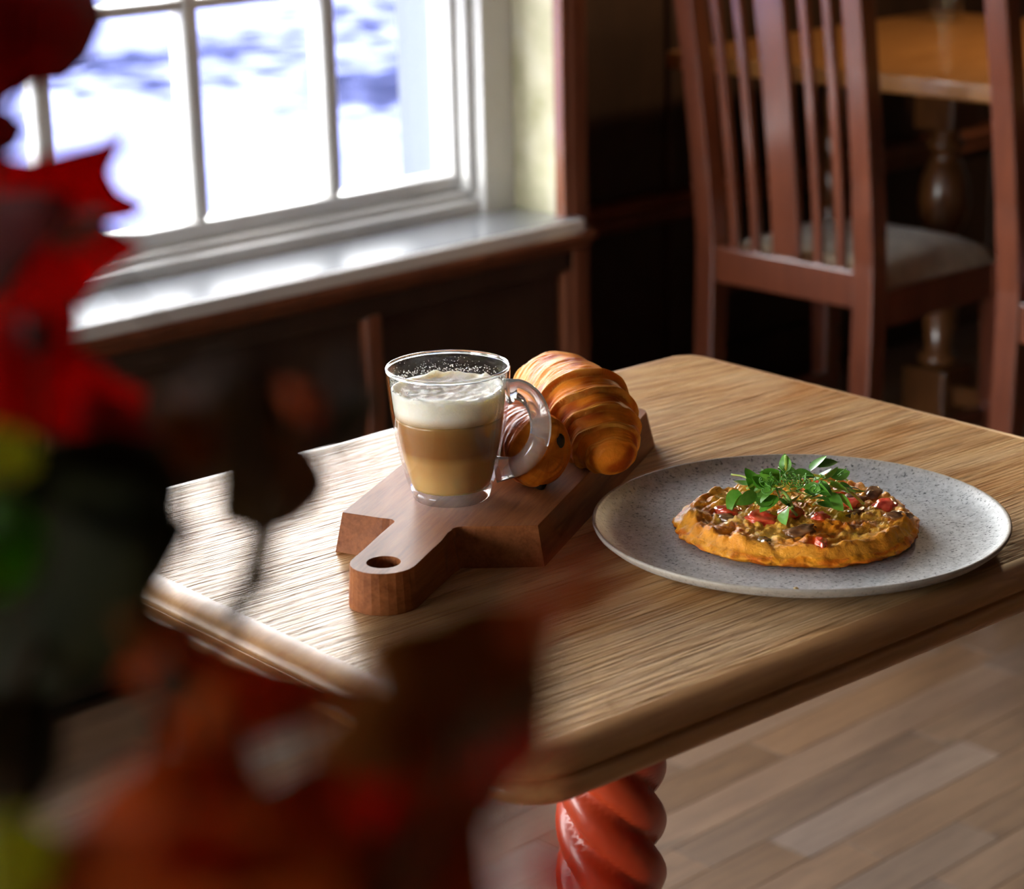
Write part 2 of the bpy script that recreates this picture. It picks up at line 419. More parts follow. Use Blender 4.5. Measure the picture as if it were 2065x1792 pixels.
def barley_leg(name, parent, loc, R, z0, z1, mat, starts=4, pitch=.125, hand=1, depth=.16, nz=None, na=48):
    nz = nz or int((z1 - z0) / .004); vs, fs = [], []
    for j in range(nz + 1):
        z = z0 + (z1 - z0) * j / nz
        for i in range(na):
            a = 2 * PI * i / na; ph = (starts / 2) * (a + hand * 2 * PI * z / pitch)
            r = R * (1 - depth * 2 + depth * 2 * abs(math.cos(ph)) ** .62)
            vs.append((r * math.cos(a), r * math.sin(a), z))
    for j in range(nz):
        for i in range(na):
            k = (i + 1) % na; fs.append((j * na + i, j * na + k, (j + 1) * na + k, (j + 1) * na + i))
    fs.append(tuple(range(na - 1, -1, -1))); fs.append(tuple(nz * na + i for i in range(na)))
    return mk(name, vs, fs, mat, parent, loc, True)
def main_table():
    r = empty('dining_table', (TC.x, TC.y, 0), DA)
    tag(r, 'light oak dining table with moulded edge and a twisted red-brown pedestal, under the breakfast', 'table')
    hx, hy = .354, .2915; e = .0225
    base = rrect(hx - e, hy - e, .016)
    n = len(base)
    vs = [(p[0], p[1], HT) for p in base] + [(p[0], p[1], HT - .028) for p in base]
    fs = [tuple(range(n)), tuple(range(2 * n - 1, n - 1, -1))] + [(i, n + i, n + (i + 1) % n, (i + 1) % n) for i in range(n)]
    mk('tabletop', vs, fs, TW, r)
    prof = [(0, 0), (.004, -.0003), (.008, -.0012), (.012, -.0028), (.0155, -.0050), (.0180, -.0078), (.0192, -.0108), (.0188, -.0128), (.0165, -.0134), (.0158, -.0140), (.0158, -.0152), (.0168, -.0158), (.0195, -.0164),
            (.0216, -.0182), (.0226, -.0208), (.0226, -.0238), (.0212, -.0268), (.018, -.0290), (.010, -.0300), (0, -.0300)]
    vs, fs = [], []
    for ex, dz in prof: vs += [(p[0] + p[2] * ex, p[1] + p[3] * ex, HT + dz) for p in base]
    for j in range(len(prof) - 1):
        for i in range(n):
            k = (i + 1) % n; fs.append((j * n + i, (j + 1) * n + i, (j + 1) * n + k, j * n + k))
    mk('edge_moulding', vs, fs, EDGEW, r, smooth=True)
    # central twisted pedestal
    cu, cv = -.0205, 0.0
    box('top_bearer', cu - .22, cu + .22, cv - .030, cv + .030, .690, .731, LEGW, r, .004)
    box('top_bearer', cu - .030, cu + .030, cv - .18, cv + .18, .694, .731, LEGW, r, .004)
    barley_leg('twist_column', r, (cu, cv, 0), .0425, .20, .692, LEGW, 4, .178)
    vs, fs = lathe([(.050, .10), (.056, .112), (.050, .135), (.036, .15), (.034, .165), (.046, .18), (.046, .195), (.036, .205)], 40)
    mk('column_base', vs, fs, LEGW, r, (cu, cv, 0), True)
    for k in range(4):
        a = PI / 4 + k * PI / 2
        P = spline([(cu + .03 * math.cos(a), cv + .03 * math.sin(a), .150), (cu + .13 * math.cos(a), cv + .13 * math.sin(a), .120), (cu + .22 * math.cos(a), cv + .22 * math.sin(a), .045), (cu + .27 * math.cos(a), cv + .27 * math.sin(a), .022)], 14)
        vs, fs = tube(P, [.030 - .0006 * i for i in range(15)], 12, .8); mk('foot', vs, fs, LEGW, r, smooth=True)
    return r
main_table()

# ------------------------------------------------------------------ serving board
BA = math.radians(27.95)
BO = Vector((.98469, 1.02834, HT)); BX = Vector((math.cos(BA), math.sin(BA), 0)); BY = Vector((-BX.y, BX.x, 0))
BT = .028
WALNUT = wood('oiled_walnut', (.14, .034, .008), (.36, .125, .038), (9, 95, 95), .5, .0, .35, (.30, .72), coat_rough=.3, bdist=.0006).set(Specular_IOR_Level=.18).m
def board():
    r = empty('serving_board', BO, BA); tag(r, 'walnut serving board with a pierced handle, under the mug', 'board')
    L, Wd = .292, .1395
    top = []
    def arc(cx, cy, rad, a0, a1, n=6): return [(cx + rad * math.cos(math.radians(a0 + (a1 - a0) * i / n)), cy + rad * math.sin(math.radians(a0 + (a1 - a0) * i / n))) for i in range(n + 1)]
    top += [(0.0, 0.0)]
    top += arc(L - .016, .016, .016, -90, 0) + arc(L - .016, Wd - .016, .016, 0, 90)
    top += [(-.009, Wd)]
    top += [(-.0135, .108)] + arc(-.0195, .103, .006, 20, -80, 4)[1:]      # notch
    top += [(-.045, .0972), (-.075, .0965)]
    top += arc(-.0945, .0746, .0222, 85, 275, 14)
    top += [(-.075, .0525), (-.045, .0525), (-.030, .0540)] + arc(-.0220, .0465, .0072, 110, 20, 4) + [(-.0135, .040)]
    # hole
    n = len(top); hn = 28; hc = (-.0945, .0747); hr = .0112
    bm = bmesh.new()
    cx, cy = .10, .07
    # outward offset for the flared underside
    bot = []
    for i in range(n):
        p0, p1, p2 = Vector(top[i - 1]), Vector(top[i]), Vector(top[(i + 1) % n])
        e1 = (p1 - p0).normalized(); e2 = (p2 - p1).normalized()
        nn = Vector((e1.y + e2.y, -e1.x - e2.x)); nn.normalize()
        k = .0018 + .0050 * min(1, max(0, (p1.x + .055) / .05))
        bot.append(p1 + nn * k)
    def layer(out, z, rr):
        a = [bm.verts.new((p[0], p[1], z)) for p in out]
        h = [bm.verts.new((hc[0] + rr * math.cos(2 * PI * i / hn), hc[1] + rr * math.sin(2 * PI * i / hn), z)) for i in range(hn)]
        return a, h
    a1, h1 = layer(top, BT, hr); a0, h0 = layer(bot, 0.0, hr)
    for a, h in ((a1, h1), (a0, h0)):
        es = [bm.edges.new((a[i], a[(i + 1) % n])) for i in range(n)] + [bm.edges.new((h[i], h[(i + 1) % hn])) for i in range(hn)]
        bmesh.ops.triangle_fill(bm, use_beauty=True, use_dissolve=True, edges=es)
    for i in range(n): bm.faces.new((a0[i], a0[(i + 1) % n], a1[(i + 1) % n], a1[i]))
    for i in range(hn): bm.faces.new((h0[i], h1[i], h1[(i + 1) % hn], h0[(i + 1) % hn]))
    bmesh.ops.recalc_face_normals(bm, faces=bm.faces[:])
    me = bpy.data.meshes.new('board_slab'); bm.to_mesh(me); bm.free()
    o = ob('board_slab', me, WALNUT, r); bevel_mod(o, .0012, 2)
    # darker turned-through knot inlaid on the handle's right side is part of the grain; small rubber feet under the slab
    return r
board()
ZB = HT + BT

# ------------------------------------------------------------------ glass mug of latte
MUG = Vector((.986, 1.117, ZB))
TG = thin_glass('clear_mug_glass', (.985, .99, .985), 1.5)
def solid_glass():
    M = Mat('thick_clear_glass'); M.set(Base_Color=(.97, 1, .97, 1), Roughness=.0, IOR=1.48, Transmission_Weight=1.0); return M.m
SG = solid_glass()
def mugR(z):
    P = [(0, .0270), (.006, .0285), (.016, .0318), (.030, .0352), (.048, .0386), (.066, .0412), (.082, .0428), (.095, .0436)]
    for (a, ra), (b, rb) in zip(P, P[1:]):
        if z <= b: 
            t = (z - a) / (b - a); return ra + (rb - ra) * t
    return P[-1][1]
def mug():
    r = empty('glass_mug', MUG, math.radians(-46)); tag(r, 'clear glass mug with a curved handle, holding the latte on the board', 'mug')
    n = 30; out = [(mugR(.009 + .0855 * i / n), .009 + .0855 * i / n) for i in range(n + 1)]
    inn = [(rr - .0022, z) for rr, z in reversed(out)]
    lip = [(out[-1][0] - .0003, .0952), (out[-1][0] - .0011, .0956), (out[-1][0] - .0019, .0952)]
    vs, fs = lathe(out + lip + inn, 72, False, False); 
    mk('body', vs, fs, TG, r, smooth=True)
    vs, fs = lathe([(.0425, .0928), (.0433, .0935), (.0436, .0948), (.0430, .0957), (.0421, .0957), (.0414, .0948), (.0416, .0935), (.0425, .0928)], 72, False, False)
    mk('rim', vs, fs, SG, r, smooth=True)
    vs, fs = lathe([(.0245, 0), (.0262, .0006), (.0272, .002), (.0288, .0085), (.0268, .0088), (.0266, .0090)], 64)
    mk('base', vs, fs, TG, r, smooth=True)
    P = spline([(.0400, 0, .0765), (.0480, 0, .0780), (.0560, 0, .0735), (.0618, 0, .0640), (.0638, 0, .0520), (.0620, 0, .0400), (.0562, 0, .0300), (.0470, 0, .0225), (.0312, 0, .0198)], 40)
    vs, fs = tube(P, [.0060 + .0018 * max(0, abs(i - 20) / 20 - .8) * 5 for i in range(41)], 18, 1.25)
    HG = Mat('milky_edge_glass'); HG.set(Base_Color=(.95, .97, .95, 1), Roughness=.09, IOR=1.48, Transmission_Weight=.80)
    mk('handle', vs, fs, HG.m, r, smooth=True)
    return r
mug()
def coffee_mat():
    M = Mat('layered_latte'); c = M.n('TexCoord'); sp = M.n('SeparateXYZ'); M.l(c.outputs['Object'], sp.inputs[0])
    nz = M.math('MULTIPLY', M.noise(M.coord((30, 30, 60)), 1.0, 3), .004)
    z = M.math('ADD', sp.outputs[2], nz)
    mr = M.n('MapRange'); mr.inputs[1].default_value = .010; mr.inputs[2].default_value = .062; M.l(z, mr.inputs[0])
    M.base(M.ramp(mr.outputs[0], [(0, (.62, .40, .16)), (.30, (.52, .29, .10)), (.42, (.29, .125, .034)), (.70, (.32, .145, .040)), (.93, (.44, .24, .085)), (1, (.62, .45, .25))]))
    M.set(Roughness=.25, Subsurface_Weight=.6, Subsurface_Radius=(.02, .011, .005), Subsurface_Scale=1.0); return M.m
def foam_mat():
    M = Mat('milk_foam'); c = M.n('TexCoord'); sp = M.n('SeparateXYZ'); M.l(c.outputs['Object'], sp.inputs[0])
    x2 = M.math('MULTIPLY', sp.outputs[0], sp.outputs[0]); y2 = M.math('MULTIPLY', sp.outputs[1], sp.outputs[1]); rr = M.math('SQRT', M.math('ADD', x2, y2))
    n1 = M.noise(M.coord((60, 60, 60)), 1.0, 6, .65, .8)
    msk = M.math('MULTIPLY', M.ramp(rr, [(.018, 1.0), (.034, 0.0)]), M.ramp(n1, [(.38, 0.0), (.60, 1.0)]))
    top = M.ramp(sp.outputs[2], [(.0655, 0.0), (.0672, 1.0)])
    c2 = M.mix((.83, .78, .68), (.33, .16, .10), M.math('MULTIPLY', msk, top))
    low = M.ramp(sp.outputs[2], [(.0517, (.66, .42, .20)), (.0575, (.90, .85, .76))])
    M.base(M.mix(low, c2, top)); 
    vo = M.n('TexVoronoi'); vo.inputs['Scale'].default_value = 620; M.l(M.coord((1, 1, 1)), vo.inputs['Vector'])
    M.set(Roughness=.55, Subsurface_Weight=.7, Subsurface_Radius=(.012, .010, .007), Subsurface_Scale=1.0); M.bump(M.mix(vo.outputs[0], n1, .5), .35, .0012); return M.m
def latte():
    r = empty('latte', MUG + Vector((0, 0, .0092))); tag(r, 'layered milky coffee with white foam inside the glass mug', 'coffee')
    n = 24; z0, z1 = .0002, .0515
    prof = [(mugR(.0092 + z0 + (z1 - z0) * i / n) - .0026, z0 + (z1 - z0) * i / n) for i in range(n + 1)]
    vs, fs = lathe(prof, 64); mk('coffee', vs, fs, coffee_mat(), r, smooth=True)
    # foam: side wall then an uneven top
    prof = [(mugR(.0092 + z) - .0026, z) for z in (.0517, .056, .060, .064, .068, .0705)]
    N = 96; vs, fs = lathe(prof, N, True, False)
    rt = prof[-1][0]; rings = 22; b0 = (len(prof) - 1) * N
    prev = b0
    for k in range(1, rings + 1):
        rad = rt * (1 - k / rings); st = len(vs)
        for i in range(N):
            a = 2 * PI * i / N; x, y_ = rad * math.cos(a), rad * math.sin(a)
            edge = .0030 * math.exp(-((rt - rad) / .004) ** 2) * (0.6 + .8 * noise.noise(Vector((x * 90, y_ * 90, 3))))
            h = .0700 - .0022 * (1 - (rad / rt) ** 2) + edge + .0012 * noise.noise(Vector((x * 160, y_ * 160, 0))) + .0005 * noise.noise(Vector((x * 600, y_ * 600, 5)))
            vs.append((x, y_, h + .0005))
        for i in range(N):
            j = (i + 1) % N; fs.append((prev + i, prev + j, st + j, st + i))
        prev = st
    mk('foam', vs, fs, foam_mat(), r, smooth=True)
    # bubbles clinging to the far wall above the foam
    BUB = plain('foam_bubble', (.85, .82, .76), .2, Transmission_Weight=.5)
    rng = random.Random(5); V, Fs = [], []
    ico = bmesh.new(); bmesh.ops.create_icosphere(ico, subdivisions=1, radius=1); iv = [v.co.copy() for v in ico.verts]; jf = [tuple(v.index for v in f.verts) for f in ico.faces]; ico.free()
    for _ in range(420):
        a = math.radians(rng.gauss(60, 55)); u = abs(rng.gauss(0, 1)); z = .0715 + u * .0045
        if z > .0835: continue
        rr = mugR(.0092 + z) - .0027; s = rng.uniform(.00018, .00065) * (1.0 if u < 1 else .55)
        c = Vector((rr * math.cos(a), rr * math.sin(a), z)); k = len(V)
        V += [c + v * s for v in iv]; Fs += [tuple(k + q for q in f) for f in jf]
    tag(mk('bubbles', V, Fs, BUB, r, smooth=True), kind='stuff')
latte()

# ------------------------------------------------------------------ pastries
def pastry_mat(name, gloss=.35, bumps=.4):
    M = Mat(name); ca = M.n('VertexColor'); ca.layer_name = 'Col'
    n = M.noise(M.coord((55, 55, 55)), 1.0, 5, .65, .4); n2 = M.noise(M.coord((260, 260, 260)), 1.0, 4, .6)
    c = M.mix(ca.outputs[0], M.ramp(n, [(.28, .55), (.62, 1.12)]), .55, 'MULTIPLY')
    M.base(c); M.set(Roughness=gloss, Coat_Weight=.0, Specular_IOR_Level=.08, Subsurface_Weight=.12, Subsurface_Radius=(.008, .004, .0015), Subsurface_Scale=1.0)
    M.bump(M.mix(n2, n, .4), bumps, .0012); return M.m
def setcol(me, cols):
    a = me.color_attributes.new('Col', 'FLOAT_COLOR', 'POINT')
    a.data.foreach_set('color', [x for c in cols for x in (c[0], c[1], c[2], 1.0)])
def lerp(a, b, t): return tuple(x + (y - x) * t for x, y in zip(a, b))
def sstep(a, b, x): t = min(1, max(0, (x - a) / (b - a))); return t * t * (3 - 2 * t)
def croissant():
    org = Vector((1.125, 1.125, ZB))
    pts = [Vector(p) - org for p in ((1.0905, 1.0575, .802), (1.0975, 1.0690, .806), (1.1065, 1.0870, .813), (1.1170, 1.1100, .8195), (1.1290, 1.1360, .8215), (1.1430, 1.1660, .818), (1.1580, 1.1960, .810), (1.1670, 1.2200, .803), (1.1700, 1.2320, .799))]
    NT, NA = 420, 96; path = spline(pts, NT)
    edges = [0, .085, .165, .245, .335, .425, .53, .64, .73, .82, .91, 1.0]
    vs, cols = [], []
    for j in range(NT + 1):
        t = j / NT; T = (path[min(j + 1, NT)] - path[max(j - 1, 0)]).normalized()
        side = T.cross(Vector((0, 0, 1))).normalized(); up = side.cross(T)
        r0 = .0340 * max(0.0, math.sin(PI * min(1, max(0, .055 + .89 * t)))) ** .72
        if t < .03: r0 *= math.sqrt(max(.0, 1 - ((.03 - t) / .03) ** 2)) * .995 + .005
        if t > .97: r0 *= math.sqrt(max(.0, 1 - ((t - .97) / .03) ** 2)) * .995 + .005
        for i in range(NA):
            a = 2 * PI * i / NA
            wob = .016 * noise.noise(Vector((math.cos(a) * 1.3, math.sin(a) * 1.3, t * 6)))
            tt = t + (.035 * math.sin(a) if t < .53 else -.035 * math.sin(a)) * (1 - abs(t - .53) * .6) + wob + .014 * math.cos(a)
            tt = min(.9999, max(0, tt))
            for b in range(len(edges) - 1):
                if edges[b] <= tt < edges[b + 1]: break
            u = (tt - edges[b]) / (edges[b + 1] - edges[b])
            if tt > .53: u = 1 - u            # u=0 at the tip side edge of the band
            step = math.exp(-u * 2.2); rise = sstep(0, .05, u)
            amp = .19 * min(1, r0 / .03)
            lam = .012 * math.sin(tt * 330 + 3 * math.sin(a * 2 + tt * 20)) * (1 - u) 
            fine = .020 * noise.noise(Vector((math.cos(a) * 3.2, math.sin(a) * 3.2, tt * 110)))
            rr = r0 * (1 - .06 + amp * step * rise + lam * .8 + fine + .03 * noise.noise(Vector((math.cos(a) * 2, math.sin(a) * 2, t * 12))))
            p = path[j] + (side * math.cos(a) * 1.0 + up * math.sin(a) * 1.0) * rr
            if p.z < .0006: p.z = .0006 + (p.z - .0006) * .05
            vs.append(p)
            # colour: laminated pale edge, brown crust, golden side
            strip = .5 + .5 * math.sin(tt * 520 + 4 * noise.noise(Vector((math.cos(a) * 2, math.sin(a) * 2, tt * 8))))
            crust = lerp((.84, .245, .018), (.44, .075, .005), sstep(-.2, .4, noise.noise(Vector((p.x * 60, p.y * 60, p.z * 60)))))
            pale = lerp((.90, .42, .075), (.62, .17, .016), strip)
            k = sstep(.10, .30, u) * sstep(1.1, .85, u)
            c = lerp(pale, crust, max(k, sstep(.09, .04, t)))
            low = sstep(.4, -.5, math.sin(a)) * sstep(.04, .10, t); c = lerp(c, lerp((.92, .42, .045), (.70, .21, .016), strip * .7), low * .55)
            cols.append(c)
    fs = []
    for j in range(NT):
        for i in range(NA):
            k = (i + 1) % NA; fs.append((j * NA + i, j * NA + k, (j + 1) * NA + k, (j + 1) * NA + i))
    fs.append(tuple(range(NA - 1, -1, -1))); fs.append(tuple(NT * NA + i for i in range(NA)))
    o = mk('croissant', vs, fs, pastry_mat('croissant_crust', .46, .85), None, org, True); setcol(o.data, cols)
    tag(o, 'golden flaky croissant with ridged bands at the right end of the board', 'croissant')
croissant()
def pain_au_chocolat():
    e0 = Vector((1.0425, 1.0860, ZB + .0275)); ax = Vector((.25, .968, 0)).normalized(); side = ax.cross(Vector((0, 0, 1))).normalized()
    r = empty('pain_au_chocolat', (e0.x, e0.y, ZB)); tag(r, 'dark glossy chocolate pastry roll tucked behind the mug handle', 'pastry')
    L = .088; NT, NA = 130, 80; vs, cols, fs = [], [], []
    caps = 22
    def cross(a):
        ca, sa = math.cos(a), math.sin(a)
        return (abs(ca) ** 1.0) * (1 if ca > 0 else -1) * .0252, (abs(sa) ** 1.0) * (1 if sa > 0 else -1) * .0262
    rows = []
    for j in range(caps): rows.append((-.014 * math.cos(PI / 2 * j / caps), math.sin(PI / 2 * (j + .4) / caps) ** .7 * .98, j / caps))
    for j in range(NT + 1): rows.append((L * j / NT, 1.0, 1.0))
    for j in range(caps): rows.append((L + .006 * math.sin(PI / 2 * j / caps), math.cos(PI / 2 * (j + .6) / (caps + 1)) ** .7, 1 - j / caps))
    for s, k, capf in rows:
        for i in range(NA):
            a = 2 * PI * i / NA; x, z = cross(a)
            band = .5 + .5 * math.sin(s * 320 + 2.2 * math.sin(a)); 
            nn = noise.noise(Vector((math.cos(a) * 2, math.sin(a) * 2, s * 260)))
            f = k * (1 + .022 * nn + .03 * noise.noise(Vector((x * 60, z * 60, s * 40))) + .018 * math.sin(2 * a + s * 30))
            spiral = math.sin(9 * PI * k + a) if capf < 1 else 0
            p = side * x * f + Vector((0, 0, .0275 + z * f)) + ax * (s + (.0004 * spiral if capf < 1 else 0))
            if p.z < .0005: p.z = .0005
            vs.append(p)
            c = lerp((.56, .110, .010), (.26, .034, .004), sstep(-.3, .5, nn)); c = lerp(c, (.72, .33, .075), .55 * band * sstep(.5, -.6, math.sin(a)))
            if capf < 1: c = lerp((.74, .23, .022), (.50, .115, .010), .5 + .5 * noise.noise(Vector((x * 500, z * 60, 2))))
            cols.append(c)
    m = len(rows)
    for j in range(m - 1):
        for i in range(NA):
            q = (i + 1) % NA; fs.append((j * NA + i, (j + 1) * NA + i, (j + 1) * NA + q, j * NA + q))
    fs.append(tuple(range(NA))); fs.append(tuple((m - 1) * NA + i for i in range(NA - 1, -1, -1)))
    o = mk('pastry_roll', vs, fs, pastry_mat('glazed_pastry_crust', .28, .5), r, smooth=True); setcol(o.data, cols)
    CH = plain('dark_chocolate', (.012, .007, .005), .35)
    for dx, dz in ((.0100, .0355), (-.002, .0062)):
        c = side * dx + Vector((0, 0, dz)) - ax * (.0138 if dz > .02 else .0085)
        pth = [c, c + ax * .002, c + ax * .010, c + ax * .024]
        vs, fs = tube(pth, [.0030, .0044, .0048, .0048], 14, 1.35)
        mk('chocolate_stick', vs, fs, CH, r, smooth=True)
pain_au_chocolat()

# ------------------------------------------------------------------ plate
PL = Vector((1.1476, .9346, HT))
def plate_mat():
    M = Mat('speckled_stoneware'); n = M.noise(M.coord((420, 420, 420)), 1.0, 3, .6); n2 = M.noise(M.coord((130, 130, 130)), 1.0, 4, .6)
    c = M.ramp(n, [(.34, (.10, .102, .105)), (.42, (.54, .545, .535)), (.75, (.69, .69, .675))])
    c = M.mix(c, M.ramp(n2, [(.33, .70), (.6, 1.0)]), .8, 'MULTIPLY')
    cc = M.n('TexCoord'); sp = M.n('SeparateXYZ'); M.l(cc.outputs['Object'], sp.inputs[0])
    rr = M.math('SQRT', M.math('ADD', M.math('MULTIPLY', sp.outputs[0], sp.outputs[0]), M.math('MULTIPLY', sp.outputs[1], sp.outputs[1])))
    c = M.mix(c, (.40, .34, .27), M.ramp(rr, [(.1400, 0.0), (.1425, .85)]))
    M.base(c); M.set(Roughness=.45, Coat_Weight=.0, Specular_IOR_Level=.3); M.bump(n, .25, .0005); return M.m
def plate():
    prof = [(.0, .0055), (.04, .0055), (.09, .0060), (.112, .0072), (.126, .0100), (.134, .0140), (.1385, .0182), (.1402, .0200), (.1415, .0206), (.1426, .0200), (.1428, .0186), (.1415, .0155), (.137, .0105), (.128, .0058), (.115, .0026), (.100, .0014), (.096, .0), (.090, .0), (.088, .0016), (.0, .0018)]
    prof = [(max(r, .0003) * 1.0135, z * .76) for r, z in prof]
    vs, fs = lathe(prof, 160); o = mk('plate', vs, [f[::-1] for f in fs], plate_mat(), None, PL, True)
    tag(o, 'round speckled grey stoneware plate carrying the omelette', 'plate')
    return o
plate()

# ------------------------------------------------------------------ omelette
OM = PL + Vector((.0015, .0020, .0047))
def om_h(x, y_):
    r = math.hypot(x, y_); a = math.atan2(y_, x)
    R = .0815 * (1 + .022 * math.sin(3 * a + .6) + .020 * noise.noise(Vector((math.cos(a) * 2.2, math.sin(a) * 2.2, 4))) + .012 * noise.noise(Vector((math.cos(a) * 7, math.sin(a) * 7, 9))))
    k = r / R
    p = Vector((x, y_, 0))
    lump = .0030 * noise.noise(p * 60) + .0046 * abs(noise.noise(p * 105 + Vector((3, 1, 0)))) + .0026 * abs(noise.noise(p * 210 + Vector((1, 5, 0)))) + .0010 * noise.noise(p * 480)
    rim = .0042 * math.exp(-((k - .91) / .06) ** 2) * (1 + 1.5 * noise.noise(Vector((math.cos(a) * 4, math.sin(a) * 4, 1))))
    h = (.0108 + .004 * math.exp(-(k / .5) ** 2) + lump + rim)
    return R, k, h
def omelette_mat():
    M = Mat('browned_egg'); ca = M.n('VertexColor'); ca.layer_name = 'Col'
    n = M.noise(M.coord((150, 150, 150)), 1.0, 5, .65, .6); n2 = M.noise(M.coord((480, 480, 480)), 1.0, 4, .6)
    c = M.mix(ca.outputs[0], M.ramp(n, [(.32, (.52, .32, .18)), (.44, (.95, .90, .80)), (.70, (1.15, 1.12, 1.0))]), .8, 'MULTIPLY')
    M.base(c); M.set(Roughness=.38, Coat_Weight=.03, Coat_Roughness=.18, Specular_IOR_Level=.18, Subsurface_Weight=.12, Subsurface_Radius=(.006, .003, .001), Subsurface_Scale=1.0)
    M.bump(M.mix(n, n2, .55), .75, .0020); return M.m
def omelette():
    r = empty('omelette', OM, 0); tag(r, 'round browned omelette with tomato and mushroom, on the grey plate', 'omelette')
    NA, NR = 220, 84; vs, cols, fs = [], [], []
    rows = [('t', i / NR) for i in range(1, NR + 1)]
    def colour(x, y_, k, edge):
        p = Vector((x, y_, 0)); n1 = noise.noise(p * 38 + Vector((7, 2, 0))); n2 = noise.noise(p * 95)
        c = lerp((1.0, .56, .085), (.96, .34, .018), sstep(-.25, .45, n1))
        c = lerp(c, (.42, .10, .010), .75 * sstep(.22, .5, n2 + .5 * n1))
        c = lerp(c, (.80, .29, .020), edge)
        return c
    for tname, t in rows:
        for i in range(NA):
            a = 2 * PI * i / NA
            R, _, _ = om_h(math.cos(a), math.sin(a)); R *= .985; x, y_ = R * t * math.cos(a), R * t * math.sin(a)
            _, k, h = om_h(x, y_)
            h2 = h * (1 - max(0, (t - .80) / .20) ** 2.2 * .42)
            vs.append((x, y_, h2)); cols.append(colour(x, y_, k, sstep(.74, .95, t) * .7))
    SR = 14
    for s in range(1, SR + 1):
        q = s / SR
        for i in range(NA):
            a = 2 * PI * i / NA; R, _, _ = om_h(math.cos(a), math.sin(a))
            _, _, h = om_h(R * .985 * math.cos(a), R * .985 * math.sin(a)); h *= .58
            bul = math.sin(PI * min(1, q * 1.05)) * .0042 - .006 * max(0, q - .75)
            fr = .0024 * noise.noise(Vector((math.cos(a) * 17, math.sin(a) * 17, q * 3.0))) + .0016 * abs(noise.noise(Vector((math.cos(a) * 36, math.sin(a) * 36, q * 5)))) + .0026 * noise.noise(Vector((math.cos(a) * 5, math.sin(a) * 5, q * 1.2 + 5)))
            RR = R * .985 + bul + fr; vs.append((RR * math.cos(a), RR * math.sin(a), max(.0003, h * (1 - q) + .0003)))
            n1 = noise.noise(Vector((RR * math.cos(a) * 90, RR * math.sin(a) * 90, q * 2)))
            cols.append(lerp(lerp((1.0, .42, .025), (.82, .20, .010), sstep(-.3, .4, n1)), (.40, .09, .012), q * .5))
    vs.append((0, 0, om_h(1e-4, 0)[2])); cols.append((.8, .5, .13)); c0 = len(vs) - 1
    m = NR + SR
    for j in range(m - 1):
        for i in range(NA):
            k = (i + 1) % NA; fs.append((j * NA + i, (j + 1) * NA + i, (j + 1) * NA + k, j * NA + k))
    for i in range(NA): fs.append((c0, i, (i + 1) % NA))
    fs.append(tuple((m - 1) * NA + i for i in range(NA - 1, -1, -1)))
    o = mk('egg', vs, fs, omelette_mat(), r, smooth=True); setcol(o.data, cols)
    TOM = Mat('cooked_tomato'); TOM.base(TOM.ramp(TOM.noise(TOM.coord((160, 160, 160)), 1.0, 4), [(.3, (.70, .030, .012)), (.7, (.88, .17, .07))])); TOM.set(Roughness=.16, Coat_Weight=.6, Coat_Roughness=.08, Subsurface_Weight=.25, Subsurface_Radius=(.006, .0015, .001), Subsurface_Scale=1.0); TOM = TOM.m
    MUSH = Mat('cooked_mushroom'); MUSH.base(MUSH.ramp(MUSH.noise(MUSH.coord((120, 120, 120)), 1.0, 4), [(.3, (.14, .055, .022)), (.7, (.46, .23, .095))])); MUSH.set(Roughness=.25, Coat_Weight=.4); MUSH = MUSH.m
    rng = random.Random(21)
    def lump(name, px_, py_, sx, sy, sz, mat, rz, sink=.5, arc=False):
        # screen-right / screen-depth axes on the plate for laying pieces out
        X = Vector((math.sin(B), -math.cos(B), 0)); Y = Vector((math.cos(B), math.sin(B), 0))
        c = X * px_ + Y * py_; _, k, h = om_h(c.x, c.y)
        sz *= .68; sink = max(sink, .5)
        bm = bmesh.new(); bmesh.ops.create_icosphere(bm, subdivisions=4, radius=1)
        sd_ = rng.random() * 50
        for v in bm.verts:
            q = v.co.copy(); d = 1 + .42 * noise.noise(q * 1.6 + Vector((sd_, 0, 0))) + .08 * noise.noise(q * 5 + Vector((0, sd_, 0)))
            if arc: q.y += .55 * q.x * q.x - .25; 
            v.co = Vector((q.x * sx * d, q.y * sy * d, q.z * sz * d))
        me = bpy.data.meshes.new(name); bm.to_mesh(me); bm.free()
        o = ob(name, me, mat, r, (c.x, c.y, h + sz * (1 - 2 * sink)), True, (rng.uniform(-.2, .2), rng.uniform(-.2, .2), rz))
    # px_ to the right, py_ away from the viewer (metres from the centre)
    lump('tomato_piece', .022, .052, .0125, .010, .0075, TOM, .3)
    lump('tomato_piece', .036, .047, .011, .009, .006, TOM, 1.2)
    lump('tomato_piece', -.049, .004, .010, .009, .005, TOM, .5)
    lump('tomato_piece', -.028, -.018, .011, .008, .0055, TOM, 2.2)
    lump('tomato_piece', -.008, -.014, .0095, .009, .0075, TOM, .9)
    lump('tomato_piece', .060, .010, .0105, .009, .006, TOM, 0)
    lump('tomato_piece', .006, -.066, .014, .0045, .0040, TOM, .75, .35)
    lump('tomato_piece', -.024, .030, .012, .009, .004, TOM, .4)
    lump('tomato_piece', .034, .010, .011, .008, .005, TOM, 1.9)
    lump('tomato_piece', .012, -.022, .007, .006, .0045, TOM, 0)
    lump('mushroom_slice', -.004, -.042, .0125, .0055, .0055, MUSH, -.3, .5, True)
    lump('mushroom_slice', -.052, -.008, .012, .005, .0045, MUSH, 1.9, .4, True)
    lump('mushroom_slice', .040, .000, .016, .005, .0045, MUSH, .3, .4, True)
    lump('mushroom_slice', .056, .032, .011, .006, .0035, MUSH, .2, .55)
